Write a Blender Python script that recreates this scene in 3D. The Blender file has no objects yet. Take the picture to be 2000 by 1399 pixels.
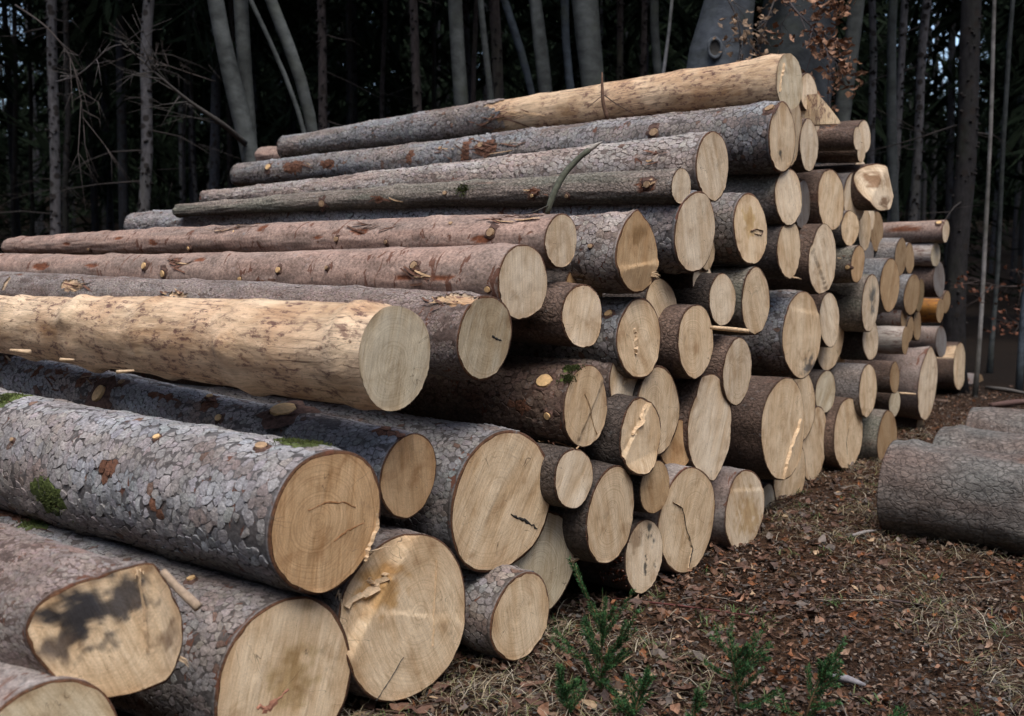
import bpy, math, random
import numpy as np
from mathutils import Vector, Matrix

random.seed(11)
RNG = np.random.default_rng(11)
SC = bpy.context.scene
COL = SC.collection

# ------------------------------------------------------------------ camera
CAMH = 1.40
PITCH = math.radians(5.0)
F = 1944.0
cam_d = bpy.data.cameras.new('camera')
cam_d.lens = 35.0
cam_d.sensor_width = 36.0
cam_d.clip_start = 0.05
cam_d.clip_end = 600
cam_d.dof.use_dof = True
cam_d.dof.focus_distance = 4.0
cam_d.dof.aperture_fstop = 3.2
cam = bpy.data.objects.new('camera', cam_d)
cam.location = (0, 0, CAMH)
cam.rotation_euler = (math.pi / 2 - PITCH, 0, 0)
COL.objects.link(cam)
SC.camera = cam

# ------------------------------------------------------------------ light
SUN_EL, SUN_AZ = math.radians(64), math.radians(168)   # azimuth clockwise from +Y
W = bpy.data.worlds.new('World')
SC.world = W
W.use_nodes = True
wn = W.node_tree.nodes
wl = W.node_tree.links
wn.clear()
sky = wn.new('ShaderNodeTexSky')
sky.sky_type = 'NISHITA'
sky.sun_disc = False
sky.sun_elevation = SUN_EL
sky.sun_rotation = SUN_AZ
sky.air_density = 1.0
sky.dust_density = 2.2
sky.ozone_density = 0.8
bg = wn.new('ShaderNodeBackground')
bg.inputs[1].default_value = 0.15
wo = wn.new('ShaderNodeOutputWorld')
wl.new(sky.outputs[0], bg.inputs[0])
wl.new(bg.outputs[0], wo.inputs[0])
sl = bpy.data.lights.new('sun', 'SUN')
sl.energy = 1.25
sl.angle = math.radians(40)
sl.color = (1.0, 0.95, 0.88)
so = bpy.data.objects.new('sun', sl)
sd = Vector((math.sin(SUN_AZ) * math.cos(SUN_EL), math.cos(SUN_AZ) * math.cos(SUN_EL), math.sin(SUN_EL)))
so.rotation_euler = sd.to_track_quat('Z', 'Y').to_euler()
so.location = (0, -5, 12)
COL.objects.link(so)
SC.view_settings.view_transform = 'Standard'
SC.view_settings.look = 'None'
SC.view_settings.gamma = 1
SC.view_settings.use_curve_mapping = False
SC.view_settings.exposure = 1.0
SC.render.engine = 'CYCLES'
SC.cycles.max_bounces = 3
SC.cycles.diffuse_bounces = 2
SC.cycles.glossy_bounces = 2
SC.cycles.transmission_bounces = 2
SC.cycles.transparent_max_bounces = 4
SC.cycles.use_denoising = True
SC.cycles.caustics_reflective = False
SC.cycles.caustics_refractive = False


# ------------------------------------------------------------------ noise
def _h(ix, iy, iz, s):
    with np.errstate(over='ignore'):
        n = (ix.astype(np.uint32) * np.uint32(374761393) + iy.astype(np.uint32) * np.uint32(668265263)
             + iz.astype(np.uint32) * np.uint32(2147483647 - 19) + np.uint32((s * 974711 + 12345) & 0xffffffff))
        n = (n ^ (n >> np.uint32(13))) * np.uint32(1274126177)
        n = n ^ (n >> np.uint32(16))
    return (n & np.uint32(0xffffff)).astype(np.float64) / 0xffffff


def vn(x, y, z=0.0, s=0):
    x, y, z = np.broadcast_arrays(np.asarray(x, float), np.asarray(y, float), np.asarray(z, float))
    xi, yi, zi = np.floor(x), np.floor(y), np.floor(z)
    fx, fy, fz = x - xi, y - yi, z - zi
    fx, fy, fz = [f * f * (3 - 2 * f) for f in (fx, fy, fz)]
    xi, yi, zi = xi.astype(np.int64), yi.astype(np.int64), zi.astype(np.int64)
    r = 0
    for a in (0, 1):
        for b in (0, 1):
            for c in (0, 1):
                w = (fx if a else 1 - fx) * (fy if b else 1 - fy) * (fz if c else 1 - fz)
                r = r + w * _h(xi + a, yi + b, zi + c, s)
    return r * 2 - 1


def fbm(x, y, z=0.0, s=0, o=3):
    r, a = 0, 1.0
    for k in range(o):
        r = r + a * vn(np.asarray(x) * 2 ** k, np.asarray(y) * 2 ** k, np.asarray(z) * 2 ** k, s + k * 7)
        a *= 0.5
    return r / 1.75


def sst(x, a, b):
    t = np.clip((x - a) / (b - a), 0, 1)
    return t * t * (3 - 2 * t)


# ------------------------------------------------------------------ mesh helpers
def mesh_np(name, verts, faces_list, mats, col=None, uv=None, smooth=True, mat_idx=None, parent=None, link=True):
    """faces_list: list of int arrays (n,k). col per vertex (n,3). uv per vertex (n,2)."""
    me = bpy.data.meshes.new(name)
    verts = np.asarray(verts, dtype=np.float32)
    me.vertices.add(len(verts))
    me.vertices.foreach_set('co', verts.ravel())
    faces_list = [np.asarray(f, dtype=np.int32) for f in faces_list if len(f)]
    nl = sum(f.size for f in faces_list)
    nf = sum(len(f) for f in faces_list)
    me.loops.add(nl)
    li = np.concatenate([f.ravel() for f in faces_list])
    me.loops.foreach_set('vertex_index', li)
    me.polygons.add(nf)
    sizes = np.concatenate([np.full(len(f), f.shape[1], dtype=np.int32) for f in faces_list])
    starts = np.concatenate([[0], np.cumsum(sizes)[:-1]]).astype(np.int32)
    me.polygons.foreach_set('loop_start', starts)
    me.polygons.foreach_set('loop_total', sizes)
    if mat_idx is not None:
        me.polygons.foreach_set('material_index', np.asarray(mat_idx, dtype=np.int32))
    me.polygons.foreach_set('use_smooth', np.full(nf, bool(smooth)))
    me.update(calc_edges=True)
    if col is not None:
        ca = me.color_attributes.new('col', 'FLOAT_COLOR', 'POINT')
        c4 = np.ones((len(verts), 4), dtype=np.float32)
        c4[:, :3] = col
        ca.data.foreach_set('color', c4.ravel())
    if uv is not None:
        ul = me.uv_layers.new(name='uv')
        ul.data.foreach_set('uv', np.asarray(uv, dtype=np.float32)[li].ravel())
    for m in (mats if isinstance(mats, (list, tuple)) else [mats]):
        me.materials.append(m)
    if not link:
        return me
    return obj_of(name, me, parent)


def obj_of(name, me, parent=None):
    o = bpy.data.objects.new(name, me)
    COL.objects.link(o)
    if parent is not None:
        o.parent = parent
    return o


def tag(o, label=None, cat=None, group=None, kind=None):
    if label: o['label'] = label
    if cat: o['category'] = cat
    if group: o['group'] = group
    if kind: o['kind'] = kind
    return o


def empty(name, mw=None):
    o = bpy.data.objects.new(name, None)
    o.empty_display_size = 0.1
    COL.objects.link(o)
    if mw is not None:
        o.matrix_world = mw
    return o


def tube_arrays(pts, rad, n=8, seed=0, rough=0.0, cap=True):
    """tube through pts (k,3) with radii (k,), returns verts, quads, tris"""
    pts = np.asarray(pts, float)
    rad = np.asarray(rad, float)
    k = len(pts)
    T = np.gradient(pts, axis=0)
    T /= np.linalg.norm(T, axis=1)[:, None] + 1e-12
    ref = np.array([0.0, 0.0, 1.0]) if abs(T[0][2]) < 0.9 else np.array([1.0, 0.0, 0.0])
    A = np.cross(T, ref)
    A /= np.linalg.norm(A, axis=1)[:, None] + 1e-12
    B = np.cross(T, A)
    th = np.linspace(0, 2 * math.pi, n, endpoint=False)
    rr = rad[:, None] * np.ones((1, n))
    if rough:
        rr = rr * (1 + rough * vn(np.cos(th)[None, :] * 1.7 + 5, np.sin(th)[None, :] * 1.7 + 5, np.arange(k)[:, None] * 0.6, seed))
    V = pts[:, None, :] + rr[..., None] * (np.cos(th)[None, :, None] * A[:, None, :] + np.sin(th)[None, :, None] * B[:, None, :])
    V = V.reshape(-1, 3)
    i = np.arange(k - 1)[:, None]
    j = np.arange(n)[None, :]
    jn = (j + 1) % n
    Q = np.stack([i * n + j + 0 * jn, i * n + jn, (i + 1) * n + jn, (i + 1) * n + j + 0 * jn], -1).reshape(-1, 4)
    Tn = np.zeros((0, 3), int)
    if cap:
        c0 = len(V)
        V = np.vstack([V, pts[0], pts[-1]])
        jj = np.arange(n)
        Tn = np.vstack([np.stack([np.full(n, c0), (jj + 1) % n, jj], 1),
                        np.stack([np.full(n, c0 + 1), (k - 1) * n + jj, (k - 1) * n + (jj + 1) % n], 1)])
    return V, Q, Tn


class Acc:
    def __init__(s):
        s.v, s.q, s.t, s.c, s.n = [], [], [], [], 0

    def add(s, V, Q=None, T=None, col=None):
        V = np.asarray(V, float)
        if Q is not None and len(Q): s.q.append(np.asarray(Q) + s.n)
        if T is not None and len(T): s.t.append(np.asarray(T) + s.n)
        s.v.append(V)
        if col is not None:
            s.c.append(np.broadcast_to(np.asarray(col, float), (len(V), 3)))
        s.n += len(V)

    def build(s, name, mat, parent=None, smooth=True, link=True):
        fl = []
        if s.q: fl.append(np.vstack(s.q))
        if s.t: fl.append(np.vstack(s.t))
        return mesh_np(name, np.vstack(s.v), fl, mat, col=np.vstack(s.c) if s.c else None, smooth=smooth, parent=parent, link=link)


# ------------------------------------------------------------------ materials
def new_mat(name):
    m = bpy.data.materials.new(name)
    m.use_nodes = True
    nt = m.node_tree
    nt.nodes.clear()
    out = nt.nodes.new('ShaderNodeOutputMaterial')
    b = nt.nodes.new('ShaderNodeBsdfPrincipled')
    nt.links.new(b.outputs[0], out.inputs[0])
    b.inputs['Specular IOR Level'].default_value = 0.25
    return m, nt, b


def nd(nt, t, **kw):
    n = nt.nodes.new(t)
    for k, v in kw.items():
        if k in ('operation', 'blend_type', 'data_type', 'feature', 'wave_type', 'bands_direction', 'noise_dimensions', 'attribute_name', 'distance', 'attribute_type', 'normalize', 'rings_direction'):
            setattr(n, k, v)
        else:
            n.inputs[k].default_value = v
    return n


def ramp(nt, fac, stops):
    r = nt.nodes.new('ShaderNodeValToRGB')
    e = r.color_ramp.elements
    while len(e) > 1: e.remove(e[-1])
    e[0].position = stops[0][0]
    c = stops[0][1]
    e[0].color = (c[0], c[1], c[2], 1) if hasattr(c, '__len__') else (c, c, c, 1)
    for p, c in stops[1:]:
        x = e.new(p)
        x.color = (c[0], c[1], c[2], 1) if hasattr(c, '__len__') else (c, c, c, 1)
    nt.links.new(fac, r.inputs[0])
    return r.outputs[0]


def mixc(nt, fac, a, b, mode='MIX'):
    n = nt.nodes.new('ShaderNodeMix')
    n.data_type = 'RGBA'
    n.blend_type = mode
    for sock, v in ((n.inputs[0], fac), (n.inputs[6], a), (n.inputs[7], b)):
        if hasattr(v, 'is_output') or isinstance(v, bpy.types.NodeSocket):
            nt.links.new(v, sock)
        elif hasattr(v, '__len__'):
            sock.default_value = (v[0], v[1], v[2], 1)
        else:
            sock.default_value = v
    return n.outputs[2]


def math_n(nt, op, a, b=None, c=None):
    n = nt.nodes.new('ShaderNodeMath')
    n.operation = op
    for i, v in enumerate((a, b, c)):
        if v is None: continue
        if isinstance(v, bpy.types.NodeSocket): nt.links.new(v, n.inputs[i])
        else: n.inputs[i].default_value = v
    return n.outputs[0]


def coords(nt, scale=(1, 1, 1), rand=True, src='Object'):
    tc = nt.nodes.new('ShaderNodeTexCoord')
    mp = nt.nodes.new('ShaderNodeMapping')
    mp.inputs['Scale'].default_value = scale
    nt.links.new(tc.outputs[src], mp.inputs['Vector'])
    if rand:
        oi = nt.nodes.new('ShaderNodeObjectInfo')
        m = math_n(nt, 'MULTIPLY', oi.outputs['Random'], 57.0)
        cx = nt.nodes.new('ShaderNodeCombineXYZ')
        for i in range(3): nt.links.new(m, cx.inputs[i])
        nt.links.new(cx.outputs[0], mp.inputs['Location'])
    return mp.outputs[0]


def noise(nt, vec, scale, detail=4, rough=0.55, dist=0.0):
    n = nd(nt, 'ShaderNodeTexNoise', Scale=scale, Detail=detail, Roughness=rough, Distortion=dist)
    nt.links.new(vec, n.inputs['Vector'])
    return n.outputs['Fac']


def bump(nt, b, h, strength, dist, prev=None):
    n = nd(nt, 'ShaderNodeBump', Strength=strength, Distance=dist)
    nt.links.new(h, n.inputs['Height'])
    if prev is not None: nt.links.new(prev, n.inputs['Normal'])
    nt.links.new(n.outputs[0], b.inputs['Normal'])
    return n.outputs[0]


def attr_col(nt):
    a = nt.nodes.new('ShaderNodeAttribute')
    a.attribute_name = 'col'
    return a.outputs['Color']


def mat_bark(name, plates, fine=70.0, rough=0.85, bstr=0.7):
    m, nt, b = new_mat(name)
    c = attr_col(nt)
    v = coords(nt, (1, 1, 0.8))
    n1 = noise(nt, v, fine, 6, 0.65)
    n2 = noise(nt, v, 9.0, 3, 0.6)
    k = ramp(nt, n1, [(0.3, 0.50), (0.5, 1.0), (0.72, 1.6)])
    k2 = ramp(nt, n2, [(0.3, 0.72), (0.7, 1.28)])
    cc = mixc(nt, 1.0, c, k, 'MULTIPLY')
    cc = mixc(nt, 1.0, cc, k2, 'MULTIPLY')
    # pale lichen dust
    n3 = noise(nt, v, 26.0, 5, 0.7)
    lm = ramp(nt, n3, [(0.60, 0.0), (0.72, 0.5)])
    cc = mixc(nt, lm, cc, (0.30, 0.30, 0.29))
    h = n1
    if plates:
        d = nd(nt, 'ShaderNodeTexNoise', Scale=18.0, Detail=2.0)
        nt.links.new(v, d.inputs['Vector'])
        mx = nt.nodes.new('ShaderNodeVectorMath'); mx.operation = 'SCALE'; mx.inputs['Scale'].default_value = 0.075
        nt.links.new(d.outputs['Color'], mx.inputs[0])
        ad = nt.nodes.new('ShaderNodeVectorMath'); ad.operation = 'ADD'
        nt.links.new(v, ad.inputs[0]); nt.links.new(mx.outputs[0], ad.inputs[1])
        vo = nt.nodes.new('ShaderNodeTexVoronoi'); vo.feature = 'DISTANCE_TO_EDGE'; vo.inputs['Scale'].default_value = plates
        nt.links.new(ad.outputs[0], vo.inputs['Vector'])
        e = ramp(nt, vo.outputs['Distance'], [(0.0, 0.0), (0.10, 0.8), (0.3, 1.0)])
        dark = mixc(nt, ramp(nt, n2, [(0.40, 0.15), (0.62, 0.9)]), (1, 1, 1), ramp(nt, vo.outputs['Distance'], [(0.0, 0.42), (0.09, 1.0)]))
        cc = mixc(nt, 1.0, cc, dark, 'MULTIPLY')
        vc = nt.nodes.new('ShaderNodeTexVoronoi'); vc.inputs['Scale'].default_value = plates
        nt.links.new(ad.outputs[0], vc.inputs['Vector'])
        kk = ramp(nt, vc.outputs['Distance'], [(0, 1.15), (0.6, 0.8)])
        cc = mixc(nt, 0.6, cc, mixc(nt, 1.0, cc, kk, 'MULTIPLY'))
        p = bump(nt, b, e, 0.75, 0.005)
        bump(nt, b, n1, bstr, 0.006, p)
    elif plates is None:
        vs = coords(nt, (1.0, 1.0, 2.2))
        s1 = noise(nt, vs, 7.5, 4, 0.62, 0.8)
        s2 = noise(nt, v, 22.0, 5, 0.7)
        s3 = noise(nt, v, 150.0, 2, 0.5)
        sm = ramp(nt, s1, [(0.60, 0.0), (0.635, 0.85)])
        cc = mixc(nt, sm, cc, (0.13, 0.052, 0.030))
        sm2 = ramp(nt, s2, [(0.64, 0.0), (0.70, 0.8)])
        cc = mixc(nt, sm2, cc, (0.12, 0.10, 0.085))
        cc = mixc(nt, ramp(nt, s3, [(0.66, 0.0), (0.72, 0.7)]), cc, (0.10, 0.055, 0.04))
        p = bump(nt, b, sm, 0.5, -0.004)
        bump(nt, b, n1, bstr, 0.004, p)
    else:
        bump(nt, b, n1, bstr, 0.004)
    nt.links.new(cc, b.inputs['Base Color'])
    b.inputs['Roughness'].default_value = rough
    return m


M_PLATE = mat_bark('plated_bark', 46.0, 80.0, 0.85, 0.9)
M_COARSE = mat_bark('coarse_cracked_bark', 27.0, 60.0, 0.9, 1.0)
M_FLAKE = mat_bark('flaky_bark', 0, 110.0, 0.8, 0.9)
M_SMOOTH = mat_bark('smooth_bark', None, 85.0, 0.78, 0.55)


def mat_peeled():
    m, nt, b = new_mat('peeled_wood')
    c = attr_col(nt)
    v = coords(nt, (1, 1, 0.10))
    s = noise(nt, v, 60.0, 6, 0.7)
    v2 = coords(nt, (1, 1, 0.40))
    sp = noise(nt, v2, 42.0, 7, 0.78)
    sp2 = noise(nt, v2, 120.0, 3, 0.6)
    big = noise(nt, v2, 6.0, 5, 0.65, 0.5)
    v4 = coords(nt, (1, 1, 1.4))
    pat = noise(nt, v4, 3.2, 5, 0.6, 0.3)
    cc = mixc(nt, 1.0, c, ramp(nt, s, [(0.28, 0.62), (0.5, 1.0), (0.75, 1.28)]), 'MULTIPLY')
    cc = mixc(nt, 1.0, cc, ramp(nt, big, [(0.3, (0.66, 0.56, 0.46)), (0.48, (1.0, 0.97, 0.93)), (0.66, (1.2, 1.2, 1.2))]), 'MULTIPLY')
    cc = mixc(nt, ramp(nt, pat, [(0.46, 0.0), (0.62, 0.55)]), cc, mixc(nt, 1.0, cc, (0.74, 0.60, 0.52), 'MULTIPLY'))
    g = math_n(nt, 'MULTIPLY', ramp(nt, sp, [(0.51, 0.0), (0.585, 1.0)]), ramp(nt, pat, [(0.34, 0.15), (0.54, 0.95)]))
    cc = mixc(nt, g, cc, (0.16, 0.085, 0.065))
    cc = mixc(nt, ramp(nt, sp2, [(0.68, 0.0), (0.73, 0.8)]), cc, (0.10, 0.065, 0.05))
    v3 = coords(nt, (1, 1, 0.025))
    ck = noise(nt, v3, 34.0, 2, 0.4)
    ckm = ramp(nt, ck, [(0.490, 0.0), (0.497, 1.0), (0.503, 1.0), (0.510, 0.0)])
    ckm = math_n(nt, 'MULTIPLY', ckm, ramp(nt, noise(nt, v2, 3.0, 2), [(0.46, 0.0), (0.54, 0.85)]))
    cc = mixc(nt, ckm, cc, (0.09, 0.05, 0.035))
    nt.links.new(cc, b.inputs['Base Color'])
    b.inputs['Roughness'].default_value = 0.6
    p = bump(nt, b, s, 0.5, 0.004)
    p = bump(nt, b, g, 0.4, -0.002, p)
    bump(nt, b, big, 0.6, 0.02, p)
    return m


M_PEEL = mat_peeled()


def mat_cut():
    """sawn end grain: uv = metres from the pith"""
    m, nt, b = new_mat('sawn_end_grain')
    c = attr_col(nt)
    tc = nt.nodes.new('ShaderNodeTexCoord')
    uv = tc.outputs['UV']
    oi = nt.nodes.new('ShaderNodeObjectInfo')
    rnd = oi.outputs['Random']
    # ring coordinate
    off = math_n(nt, 'MULTIPLY', rnd, 91.0)
    cx = nt.nodes.new('ShaderNodeCombineXYZ')
    nt.links.new(off, cx.inputs[0]); nt.links.new(off, cx.inputs[1]); nt.links.new(off, cx.inputs[2])
    uvo = nt.nodes.new('ShaderNodeVectorMath'); uvo.operation = 'ADD'
    nt.links.new(uv, uvo.inputs[0]); nt.links.new(cx.outputs[0], uvo.inputs[1])
    P = uvo.outputs[0]
    ln = nt.nodes.new('ShaderNodeVectorMath'); ln.operation = 'LENGTH'
    nt.links.new(uv, ln.inputs[0])
    rad = ln.outputs['Value']
    wob = noise(nt, P, 7.0, 3, 0.5)
    rr = math_n(nt, 'ADD', rad, math_n(nt, 'MULTIPLY', wob, 0.03))
    n1d = nt.nodes.new('ShaderNodeTexNoise'); n1d.noise_dimensions = '1D'
    n1d.inputs['Scale'].default_value = 1.0; n1d.inputs['Detail'].default_value = 3.0; n1d.inputs['Roughness'].default_value = 0.6
    ra = math_n(nt, 'ADD', math_n(nt, 'MULTIPLY', rr, 150.0), off)
    nt.links.new(ra, n1d.inputs['W'])
    ring = n1d.outputs['Fac']
    # saw marks: streaks along a per-log direction
    mp = nt.nodes.new('ShaderNodeMapping')
    ang = math_n(nt, 'ADD', math_n(nt, 'MULTIPLY', rnd, 1.1), -0.55)
    cr = nt.nodes.new('ShaderNodeCombineXYZ'); nt.links.new(ang, cr.inputs[2])
    nt.links.new(P, mp.inputs['Vector']); nt.links.new(cr.outputs[0], mp.inputs['Rotation'])
    mp2 = nt.nodes.new('ShaderNodeMapping'); mp2.inputs['Scale'].default_value = (1, 0.07, 1)
    nt.links.new(mp.outputs[0], mp2.inputs['Vector'])
    st = noise(nt, mp2.outputs[0], 130.0, 4, 0.6)
    mp3 = nt.nodes.new('ShaderNodeMapping'); mp3.inputs['Scale'].default_value = (1, 0.22, 1)
    nt.links.new(mp.outputs[0], mp3.inputs['Vector'])
    band = noise(nt, mp3.outputs[0], 13.0, 3, 0.5, 0.6)
    blot = noise(nt, P, 9.0, 5, 0.6, 0.4)
    fine = noise(nt, P, 240.0, 3, 0.7)
    # some logs show their rings strongly
    rs = ramp(nt, math_n(nt, 'FRACT', math_n(nt, 'MULTIPLY', rnd, 17.3)), [(0.30, 0.08), (0.85, 0.5)])
    ringc = ramp(nt, ring, [(0.32, (0.62, 0.55, 0.47)), (0.5, (0.97, 0.96, 0.95)), (0.7, (1.12, 1.12, 1.12))])
    cc = mixc(nt, rs, c, mixc(nt, 1.0, c, ringc, 'MULTIPLY'))
    cc = mixc(nt, 1.0, cc, ramp(nt, st, [(0.3, (0.82, 0.78, 0.73)), (0.5, (1, 1, 1)), (0.7, (1.10, 1.11, 1.12))]), 'MULTIPLY')
    cc = mixc(nt, 1.0, cc, ramp(nt, band, [(0.3, (0.84, 0.76, 0.67)), (0.48, (0.98, 0.96, 0.94)), (0.62, (1.08, 1.10, 1.13))]), 'MULTIPLY')
    cc = mixc(nt, 1.0, cc, ramp(nt, blot, [(0.25, (0.62, 0.52, 0.43)), (0.45, (0.95, 0.93, 0.90)), (0.65, (1.08, 1.08, 1.08))]), 'MULTIPLY')
    cc = mixc(nt, 1.0, cc, ramp(nt, fine, [(0.3, 0.84), (0.7, 1.15)]), 'MULTIPLY')
    # dirt smears
    sm = noise(nt, P, 5.0, 6, 0.75, 0.8)
    cc = mixc(nt, ramp(nt, sm, [(0.60, 0.0), (0.75, 0.6)]), cc, (0.17, 0.12, 0.08))
    # radial drying checks
    sx = nt.nodes.new('ShaderNodeSeparateXYZ'); nt.links.new(uv, sx.inputs[0])
    th = math_n(nt, 'ARCTAN2', sx.outputs[1], sx.outputs[0])
    n2 = nt.nodes.new('ShaderNodeTexNoise'); n2.noise_dimensions = '2D'
    cxy = nt.nodes.new('ShaderNodeCombineXYZ')
    nt.links.new(math_n(nt, 'ADD', math_n(nt, 'MULTIPLY', th, 2.2), off), cxy.inputs[0])
    nt.links.new(math_n(nt, 'MULTIPLY', rad, 3.0), cxy.inputs[1])
    nt.links.new(cxy.outputs[0], n2.inputs['Vector'])
    n2.inputs['Scale'].default_value = 1.0; n2.inputs['Detail'].default_value = 2.0
    chk = ramp(nt, n2.outputs['Fac'], [(0.497, 0.0), (0.4995, 1.0), (0.5015, 1.0), (0.504, 0.0)])
    chk = math_n(nt, 'MULTIPLY', chk, ramp(nt, noise(nt, P, 11.0, 2), [(0.50, 0.0), (0.56, 0.8)]))
    cc = mixc(nt, chk, cc, (0.07, 0.045, 0.03))
    nt.links.new(cc, b.inputs['Base Color'])
    b.inputs['Roughness'].default_value = 0.72
    p = bump(nt, b, st, 0.4, 0.003)
    p = bump(nt, b, band, 0.5, 0.012, p)
    bump(nt, b, fine, 0.35, 0.0015, p)
    return m


M_CUT = mat_cut()


def mat_simple(name, base, rough=0.8, sc=40.0, lo=0.7, hi=1.3, bs=0.3, use_attr=False, bd=0.004, spec=0.25):
    m, nt, b = new_mat(name)
    b.inputs['Specular IOR Level'].default_value = spec
    v = coords(nt, (1, 1, 1))
    n = noise(nt, v, sc, 5, 0.6)
    src = attr_col(nt) if use_attr else None
    k = ramp(nt, n, [(0.3, lo), (0.7, hi)])
    cc = mixc(nt, 1.0, src if use_attr else (base[0], base[1], base[2]), k, 'MULTIPLY')
    nt.links.new(cc, b.inputs['Base Color'])
    b.inputs['Roughness'].default_value = rough
    if bs: bump(nt, b, n, bs, bd)
    return m


M_SPLINT = mat_simple('torn_wood_fibre', (0.58, 0.42, 0.26), 0.7, 90)
M_KNOT = mat_simple('cut_knot_wood', (0.68, 0.45, 0.22), 0.65, 70, 0.75, 1.2)
M_KNOT2 = mat_simple('weathered_knot_wood', (0.36, 0.24, 0.14), 0.8, 60, 0.6, 1.3)
M_COLLAR = mat_simple('knot_collar_bark', (0.105, 0.062, 0.048), 0.9, 60, 0.4, 1.5, 0.8)
M_MOSS = mat_simple('moss', (0.060, 0.075, 0.022), 0.95, 120, 0.5, 1.6, 0.8)
M_TWIG = mat_simple('twig_bark', (0.085, 0.065, 0.05), 0.85, 70, use_attr=True)
M_LEAF = mat_simple('dead_leaf', (0.15, 0.08, 0.04), 0.6, 50, 0.65, 1.35, 0.4, use_attr=True)
M_GRASS = mat_simple('grass_blade', (0.3, 0.25, 0.15), 0.7, 20, 0.8, 1.2, 0.0, use_attr=True)
M_NEEDLE = mat_simple('spruce_needles', (0.03, 0.08, 0.02), 0.6, 20, 0.7, 1.3, 0.0, use_attr=True)
M_CROWN = mat_simple('far_spruce_foliage', (0.03, 0.08, 0.02), 0.95, 20, 0.7, 1.3, 0.0, use_attr=True, spec=0.03)
M_MARK = mat_simple('dark_mark', (0.035, 0.033, 0.03), 0.8, 40)
M_PAINT = mat_simple('red_mark', (0.42, 0.20, 0.13), 0.8, 60, 0.7, 1.3, 0.1)


def mat_trunk(name, knots, zs, lo, hi, scale):
    m, nt, b = new_mat(name)
    v = coords(nt, (1, 1, zs))
    n = noise(nt, v, scale, 6, 0.65)
    n2 = noise(nt, v, 1.6, 3, 0.6)
    cc = mixc(nt, 1.0, attr_col(nt), ramp(nt, n, [(0.3, lo), (0.7, hi)]), 'MULTIPLY')
    cc = mixc(nt, ramp(nt, n2, [(0.52, 0.0), (0.72, 0.4)]), cc, (0.055, 0.062, 0.036))
    if knots:
        vo = nt.nodes.new('ShaderNodeTexVoronoi'); vo.inputs['Scale'].default_value = 6.5
        v2 = coords(nt, (1, 1, 1.1)); nt.links.new(v2, vo.inputs['Vector'])
        cc = mixc(nt, ramp(nt, vo.outputs['Distance'], [(0.24, 0.92), (0.34, 0.0)]), cc, (0.03, 0.025, 0.022))
    nt.links.new(cc, b.inputs['Base Color'])
    b.inputs['Roughness'].default_value = 0.9
    b.inputs['Specular IOR Level'].default_value = 0.1
    bump(nt, b, n, 0.8, 0.015)
    return m


M_SPRUCE = mat_trunk('spruce_trunk_bark', True, 0.5, 0.6, 1.35, 22.0)
M_BEECH = mat_trunk('beech_trunk_bark', False, 1.5, 0.55, 1.45, 6.0)


def mat_floor():
    m, nt, b = new_mat('forest_soil')
    v = coords(nt, (1, 1, 1), rand=False)
    n1 = noise(nt, v, 30.0, 8, 0.7)
    n2 = noise(nt, v, 1.4, 4, 0.6)
    n3 = noise(nt, v, 95.0, 4, 0.7)
    cc = ramp(nt, n1, [(0.3, (0.018, 0.012, 0.009)), (0.5, (0.06, 0.036, 0.024)), (0.62, (0.12, 0.07, 0.042)), (0.75, (0.20, 0.13, 0.08))])
    cc = mixc(nt, 1.0, cc, ramp(nt, n2, [(0.3, (0.65, 0.62, 0.6)), (0.7, (1.3, 1.2, 1.1))]), 'MULTIPLY')
    cc = mixc(nt, 1.0, cc, ramp(nt, n3, [(0.3, 0.5), (0.7, 1.5)]), 'MULTIPLY')
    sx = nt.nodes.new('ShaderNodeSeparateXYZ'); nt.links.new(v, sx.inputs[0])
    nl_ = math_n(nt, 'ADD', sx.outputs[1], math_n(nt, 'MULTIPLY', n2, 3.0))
    cc = mixc(nt, ramp(nt, math_n(nt, 'MULTIPLY', nl_, 0.04), [(0.42, 0.0), (0.56, 0.88)]), cc, (0.014, 0.012, 0.010))  # darker needle litter beyond the clearing, with the canopy's shade painted in
    nt.links.new(cc, b.inputs['Base Color'])
    b.inputs['Roughness'].default_value = 0.95
    b.inputs['Specular IOR Level'].default_value = 0.08
    p = bump(nt, b, n1, 0.9, 0.03)
    bump(nt, b, n3, 0.8, 0.01, p)
    return m


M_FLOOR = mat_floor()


# ------------------------------------------------------------------ projection
CP, SP = math.cos(PITCH), math.sin(PITCH)
D = np.array([-math.sin(math.radians(50.5)), math.cos(math.radians(50.5)), 0.0])    # axis of the logs, away from the camera
CAM = np.array([0, 0, CAMH])


def ray(px, py):
    x, y = (px - 1000) / F, -(py - 699.5) / F
    return np.array([x, CP + y * SP, -SP + y * CP])


def fdepth(P):
    q = np.asarray(P) - CAM
    return q[1] * CP - q[2] * SP


def ground_h(x, y):
    x = np.asarray(x, float); y = np.asarray(y, float)
    return 0.018 * fbm(x * 0.9, y * 0.9, 0, 3, 3) + 0.012 * fbm(x * 4, y * 4, 0, 5, 2) + 0.10 * sst(y, 9, 25) * fbm(x * 0.15, y * 0.15, 0, 9, 2) * 3 + 0.16 * np.maximum(np.hypot(x - 1, y - 4) - 38, 0)  # last term: ring hill added far out to block low sky light


def ground_pt(px, py):
    r = ray(px, py)
    t = -CAMH / r[2]
    P = CAM + r * t
    return np.array([P[0], P[1], float(ground_h(P[0], P[1]))])


DX = [0, 1450, 1540, 1590, 1655, 1733, 1900, 2000]
DM = [1, 1.0, 1.07, 1.14, 1.16, 1.13, 1.17, 1.18]


def face_pt(px, py, off=0.0):
    r = ray(px, py)
    # the far half of the stack stands a little further back
    t = (2.254 * np.interp(px, DX, DM) + off) / float(r @ D)
    return CAM + r * t


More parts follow.
